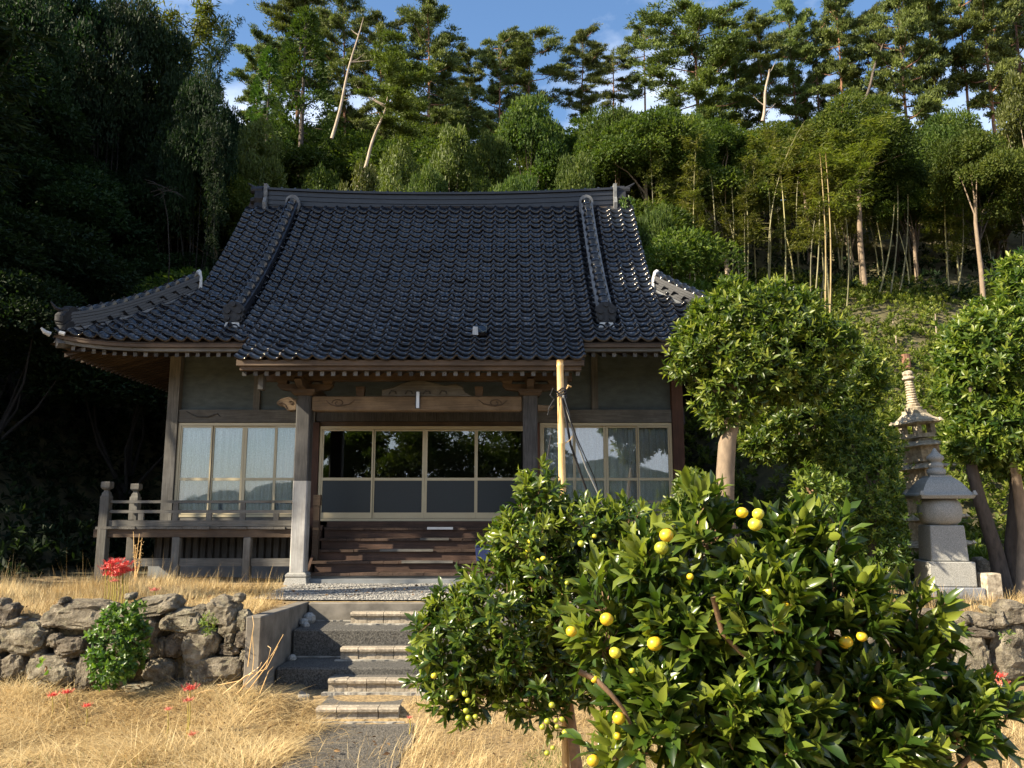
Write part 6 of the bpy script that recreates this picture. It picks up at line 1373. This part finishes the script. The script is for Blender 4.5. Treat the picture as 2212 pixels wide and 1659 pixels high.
# ---- mandarin trees
def citrus_leaf_mesh(k):
    rng = np.random.default_rng(k); P = np.zeros((1, 3)); me = leaves2('leaf', P, np.array([[0, 1.0, 0]]), np.array([[0, 0, 1.0]]), np.array([1.0]), np.array([.34 + .03 * k]), np.array([.5]), M['citrus_single'], droop=.10 + .08 * k, fold=.16 + .06 * k); return me
CL = [citrus_leaf_mesh(k) for k in range(3)]
def mandarin(label, blobs, n, k, leafL, seed, trunk_pts, trunk_r, fruits, Yf, spread=.95, upw=.5, nb=26, bare=()):
    rng = np.random.default_rng(seed); P, O = shell(rng, blobs, n, inner=.38); O = unit(O + np.array([0, -.15, 0]))
    p, d, nn, l, t, A = shoots(rng, P, O, k, np.full(len(P), leafL * .95) * (.6 + .8 * rng.random(len(P))), leafL, .4, spread, upw, .72)
    foot = Vector(trunk_pts[0]); root = empty('mandarin_tree', foot, label, 'mandarin tree')
    g = MB(); g.tube(trunk_pts, trunk_r, 9); g.build('trunk', M['twig'], root, smooth=True)
    top = Vector(trunk_pts[-1]); tm = Vector(trunk_pts[-2])
    for b_ in blobs:
        c = Vector(b_[0]); g = MB(); s = tm.lerp(top, .7); m = s.lerp(c, .55) + Vector((rng.normal() * .05, rng.normal() * .05, -.06)); g.tube([s, m, c], [trunk_r[-1] * .9, trunk_r[-1] * .6, .006], 6); g.build('branch', M['twig'], root, smooth=True)
    for pts in bare:
        g = MB(); g.tube([at(*q) for q in pts], np.linspace(.010, .006, len(pts)), 7); g.build('branch', M['twig'], root, smooth=True)
    g = MB()                                               # fine twigs under the shoots
    C = np.array([b_[0] for b_ in blobs])
    for i in range(0, len(P), 2):
        j = np.argmin(((C - P[i]) ** 2).sum(1)); q = P[i] + (C[j] - P[i]) * .45; g.tube([q, P[i], P[i] + A[i] * leafL * .8], [.0045, .003, .0018], 4, cap=False)
    g.build('twigs', M['twig'], root, kind='stuff')
    depth = p[:, 1] * math.cos(PITCH) + (p[:, 2] - EYE) * math.sin(PITCH); qx = 1105.5 + F_PX * p[:, 0] / depth; qy = 829.5 - F_PX * ((p[:, 2] - EYE) * math.cos(PITCH) - p[:, 1] * math.sin(PITCH)) / depth
    score = depth + 5 * ((qx < 0) | (qx > W_PX) | (qy > H_PX) | (qy < 0)) - l * 2; order = np.argsort(score); near = order[:300]; rest = order[300:]
    Dn = unit(d); S = unit(np.cross(Dn, nn)); U = np.cross(S, Dn)
    for i in near:
        R3 = Matrix(((S[i][0], Dn[i][0], U[i][0]), (S[i][1], Dn[i][1], U[i][1]), (S[i][2], Dn[i][2], U[i][2]))).to_4x4()
        inst('leaf', CL[i % 3], Matrix.Translation(p[i]) @ R3 @ Matrix.Scale(float(l[i]), 4), root)
    o = link('leaves', leaves2('leaves', p[rest], d[rest], nn[rest], l[rest], l[rest] * .36, t[rest], M['citrus'], droop=.2, fold=.22), None, root); o['kind'] = 'stuff'
    prof = [(.12, -.90), (.5, -.80), (.84, -.48), (1.0, 0), (.86, .46), (.52, .76), (.18, .84), (.05, .80)]
    fm = {}
    for key in ('fruit_orange', 'fruit_yellow', 'fruit_green'):
        g = MB(); g.lathe(0, 0, prof, 18); fm[key] = mesh_of(g, 'mandarin', M[key])
    for px, py, r, key in fruits:
        Y = Yf - random.uniform(0, .05); c = at(px, py, Y); s = r * .86 * Y / F_PX
        inst('mandarin', fm['fruit_' + key], Matrix.Translation(c) @ Matrix.Rotation(random.uniform(-.5, .5), 4, 'X') @ Matrix.Rotation(random.uniform(-.4, .4), 4, 'Y') @ Matrix.Rotation(random.uniform(0, 6), 4, 'Z') @ Matrix.Diagonal((s, s, s * 1.0, 1)), root, None if key == 'orange' else ('green unripe mandarin' if key == 'green' else 'yellow-green half-ripe mandarin'))
    return root
q4 = lambda x, y: ((850 + x / 2.412) * S_, (1000 + y / 2.412) * S_)
q5 = lambda x, y: ((1500 + x / 2.412) * S_, (1000 + y / 2.412) * S_)
YA = 5.3; MARGIN = .075
fA = [(*q4(x, y), r, c) for x, y, r, c in ((760, 458, 7, 'yellow'), (750, 503, 7.5, 'yellow'), (800, 560, 7, 'yellow'), (830, 550, 7.5, 'yellow'), (955, 678, 6, 'green'), (935, 785, 7, 'green'), (250, 1170, 8, 'yellow'), (345, 1288, 7, 'green'), (415, 1264, 8, 'green'), (430, 1302, 7, 'green'), (420, 1355, 7.5, 'green'), (433, 1394, 8, 'green'), (470, 1388, 7, 'green'), (850, 1412, 8, 'green'), (825, 1442, 7.5, 'green'), (897, 1407, 6, 'green'), (928, 1402, 7, 'green'), (902, 1440, 6, 'green'), (945, 1470, 8, 'green'), (875, 1325, 8, 'green'), (880, 1552, 6, 'green'), (850, 1580, 7, 'green'), (1100, 430, 6, 'yellow'), (1030, 470, 9, 'green'))]
bA = [blob(985, 1400, 95, 110, YA, .42), blob(1090, 1330, 110, 130, YA, .5), blob(1140, 1190, 90, 100, YA, .42), blob(1165, 1075, 55, 60, YA, .25), blob(1260, 1140, 80, 65, YA, .35), blob(1350, 1150, 80, 70, YA, .4), blob(1240, 1300, 120, 130, YA, .5), blob(1010, 1500, 90, 50, YA, .3), blob(1160, 1480, 80, 90, YA, .4), blob(935, 1420, 50, 80, YA, .25), blob(1090, 1170, 38, 55, YA, .2), blob(960, 1320, 40, 45, YA, .22), blob(1190, 1545, 35, 50, YA, .22), blob(1350, 1280, 110, 110, YA, .5), blob(1165, 1030, 25, 30, YA, .12), blob(1270, 1430, 85, 95, YA, .4), blob(1370, 1400, 90, 110, YA, .4), blob(1120, 1420, 80, 80, YA, .4)]
mandarin('mandarin tree of smaller leaves with clusters of little green fruit, nearer the steps', bA, 1650, 8, .098, 21, [(.44, 5.45, 0), (.42, 5.45, .45), (.36, 5.42, .9), (.28, 5.38, 1.3)], [.045, .04, .033, .022], fA, 4.93)
YBm = 2.95; MARGIN = .095
fB = [(*q4(x, y), r, c) for x, y, r, c in ((1165, 870, 17, 'orange'), (978, 935, 14, 'orange'), (1420, 1000, 19, 'orange'), (1210, 1048, 15, 'yellow'), (1300, 1143, 8, 'yellow'), (1230, 1395, 16, 'orange'), (1222, 1490, 9, 'orange'), (1092, 1620, 15, 'orange'), (1455, 492, 18, 'green'), (1482, 425, 18, 'orange'), (1100, 1190, 9, 'orange'))] + \
     [(*q5(x, y), r, c) for x, y, r, c in ((315, 305, 15, 'orange'), (400, 312, 15, 'yellow'), (385, 367, 18, 'yellow'), (40, 645, 9, 'orange'), (462, 725, 19, 'yellow'), (545, 795, 10, 'orange'), (520, 915, 16, 'orange'), (865, 992, 17, 'orange'), (950, 962, 13, 'orange'), (1030, 1312, 17, 'orange'), (50, 1450, 9, 'orange'))]
bB = [blob(1480, 1360, 120, 130, YBm, .26), blob(1640, 1330, 140, 150, YBm, .32), blob(1525, 1175, 70, 85, YBm, .18), blob(1500, 1115, 50, 45, YBm, .12), blob(1790, 1180, 60, 90, YBm, .16), blob(1800, 1320, 100, 120, YBm, .26), blob(1420, 1540, 120, 120, YBm, .28), blob(1620, 1550, 170, 140, YBm, .34), blob(1840, 1510, 120, 110, YBm, .24), blob(1975, 1450, 60, 90, YBm, .15), blob(1985, 1400, 45, 70, YBm, .12), blob(2090, 1550, 80, 70, YBm, .16), blob(2160, 1570, 40, 45, YBm, .1), blob(1400, 1230, 60, 70, YBm, .15), blob(1690, 1180, 60, 60, YBm, .16), blob(2030, 1600, 100, 60, YBm, .2), blob(1890, 1620, 130, 75, YBm, .24), blob(1330, 1640, 80, 60, YBm, .2), blob(1300, 1400, 60, 70, YBm, .14), blob(1640, 1690, 200, 70, YBm, .3), blob(2000, 1330, 35, 40, YBm, .08), blob(1345, 1520, 60, 80, YBm, .14), blob(1310, 1310, 50, 60, YBm, .12)]
mandarin('near mandarin tree of long leaves bearing ripe orange fruit in front at the right', bB, 1500, 8, .106, 22, [(1.02, 3.05, .1), (1.0, 3.03, .5), (.98, 3.0, .95), (.95, 2.98, 1.3)], [.05, .045, .036, .02], fB, 2.775, spread=.68, upw=.95, bare=(((1250, 1450, 2.75), (1290, 1470, 2.74), (1320, 1500, 2.73), (1345, 1530, 2.74), (1365, 1570, 2.78)), ((1540, 1290, 2.74), (1560, 1370, 2.74), (1600, 1410, 2.75), (1640, 1440, 2.8))))
# ------------------------------------------------------------------ grass, gravel and weeds (nobody could count them)
def grass(name, n, xr, yr, L, W, rise, bend, label, ok=None, mat='straw', tone=(.45, .25), dz=0.0, seed=3, clump=.5):
    rng = np.random.default_rng(seed); x = rng.uniform(*xr, n); y = rng.uniform(*yr, n)
    if ok is not None: k = ok(x, y, rng); x, y = x[k], y[k]
    n = len(x); c = np.sin(3.1 * x + 1.7 * np.sin(2.3 * y)) * np.sin(2.7 * y + 1.3 * np.sin(3.7 * x))          # drifts of flattened and upright straw
    az = rng.random(n) * 2 * math.pi * .6 + 2.2 * np.sin(1.3 * x + .8 * y) + rng.normal(size=n) * .6
    P = np.stack((x, y, height(x, y) + dz), 1); ll = rng.uniform(*L, n) * (1 + clump * c)
    link_ = blades(name, P, az, ll, rng.uniform(*W, n), np.clip(rng.normal(rise[0], rise[1], n) + .25 * c, .05, 1.5), np.clip(rng.normal(bend[0], bend[1], n), 0, .7), np.clip(rng.normal(*tone, n) + .18 * c, 0, 1), M[mat])
    return tag(link(name, link_), label, kind='stuff')
off_path = lambda x, y, r: ~((x > -1.93 + .10 * np.sin(7 * y)) & (x < -.95 + .06 * np.sin(9 * y)) & (y < 8.6) & (r.random(len(x)) > .05 + .5 * np.exp(-(x + 1.93 + .14) ** 2 / .02)))
def ok_low(x, y, r): return off_path(x, y, r) & ~((x > -2.68) & (x < 1.2) & (y > 8.75)) & ~((x > -2.05) & (x < -1.1) & (y > 8.4))
grass('dry_grass', 110000, (-6.2, 6.6), (4.6, 9.0), (.10, .30), (.0022, .0046), (.55, .40), (.45, .2), 'tangled straw-coloured dry grass on the lower ground', ok_low, seed=31)
grass('dry_grass', 26000, (-6.2, -1.6), (5.6, 8.9), (.18, .42), (.003, .006), (.15, .15), (.12, .1), 'long flattened dry straw left of the path', ok_low, dz=.05, seed=32, tone=(.6, .25))
ok_ter = lambda x, y, r: (y < 12.9 + .35 * np.sin(1.9 * x)) & (x < -2.95 - .25 * np.clip(y - 10.6, 0, 3) - .4 * r.random(len(x)) * (y > 10.8))
grass('terrace_grass', 62000, (-9.2, -2.85), (9.12, 13.4), (.10, .26), (.003, .006), (1.0, .35), (.35, .2), 'golden dry grass on the terrace before the veranda', ok_ter, seed=33, tone=(.55, .25))
grass('seed_stalks', 900, (-9, -3.4), (11.6, 13.2), (.25, .48), (.003, .005), (1.25, .2), (.2, .15), 'taller dry seed stalks along the veranda', ok_ter, seed=34, tone=(.3, .2))
grass('right_grass', 12000, (2.2, 8.6), (9.85, 12.8), (.08, .28), (.004, .007), (1.0, .35), (.35, .2), 'thin dry grass round the stone monuments', None, seed=35, tone=(.35, .25))
grass('green_grass', 2600, (.1, 1.6), (6.0, 7.6), (.05, .16), (.004, .008), (.8, .4), (.3, .2), 'short green weeds under the mandarin tree', None, mat='shrub', seed=36, tone=(.6, .2))
grass('green_grass', 700, (-4.6, -2.4), (6.4, 7.2), (.06, .18), (.004, .008), (.8, .4), (.3, .2), 'sparse green blades in the lower dry grass', None, mat='shrub', seed=37, tone=(.3, .2))
def litter():
    rng = np.random.default_rng(51); n = 1500; x = rng.uniform(-6, 4.5, n); y = rng.uniform(5, 12.4, n); k = ~((x > -2.7) & (x < 1.3) & (y > 8.4) & (y < 11)); x, y = x[k], y[k]; n = len(x)
    P = np.stack((x, y, height(x, y) + .03 + .06 * rng.random(n)), 1); a = rng.random(n) * 6.28; D = np.stack((np.cos(a), np.sin(a), rng.normal(size=n) * .3), 1); L = rng.uniform(.03, .075, n)
    tag(link('leaf_litter', leaves('leaf_litter', P, D, unit(rng.normal(size=(n, 3)) * .4 + np.array([0, 0, 1])), L, L * .5, rng.random(n), M['litter'])), 'brown fallen leaves scattered in the dry grass', kind='stuff')
litter()
grass('green_grass', 2600, (-6, -2.1), (5.4, 8.8), (.05, .15), (.004, .008), (.8, .4), (.3, .2), 'green weeds scattered through the lower dry grass', lambda x, y, r: np.sin(2.2 * x + 1) * np.sin(3.1 * y + 2 * np.sin(x)) > .55, mat='shrub', seed=38, tone=(.3, .2))
grass('green_grass', 1600, (-8, -3), (9.2, 12), (.06, .18), (.004, .008), (1.0, .4), (.3, .2), 'green blades in the golden terrace grass', lambda x, y, r: np.sin(2.6 * x + 2) * np.sin(3.3 * y) > .5, mat='shrub', seed=39, tone=(.3, .2))
# pebbles on the court and on the path
def pebbles(name, n, xr, yr, r, mat, label, dz, seed):
    rng = np.random.default_rng(seed); x = rng.uniform(*xr, n); y = rng.uniform(*yr, n); c = np.stack((x, y, height(x, y) + dz), 1)
    base = np.array([(1, 0, 0), (-.5, .87, 0), (-.5, -.87, 0), (.1, .1, .6), (0, 0, -.4)]); f = np.array([(0, 1, 3), (1, 2, 3), (2, 0, 3), (1, 0, 4), (2, 1, 4), (0, 2, 4)])
    a = rng.random(n) * 6.28; s = rng.uniform(*r, n); R3 = np.zeros((n, 3, 3)); R3[:, 0, 0] = np.cos(a); R3[:, 0, 1] = -np.sin(a); R3[:, 1, 0] = np.sin(a); R3[:, 1, 1] = np.cos(a) * .8; R3[:, 2, 2] = 1
    V = np.einsum('nij,kj->nki', R3, base) * s[:, None, None] + c[:, None]; T = (np.arange(n)[:, None, None] * 5 + f[None]).reshape(-1, 3)
    return tag(link(name, np_mesh(name, V.reshape(-1, 3), tris=T, mat=M[mat])), label, kind='stuff')
pebbles('pebbles', 16000, (-3.4, 1.5), (10.97, 13.3), (.008, .018), 'gravel', 'loose pale pebbles of the gravel court', .022, 41)
pebbles('path_pebbles', 9000, (-1.9, -.98), (4.8, 8.4), (.005, .012), 'asphalt', 'dark pebbles set in the path', .012, 42)
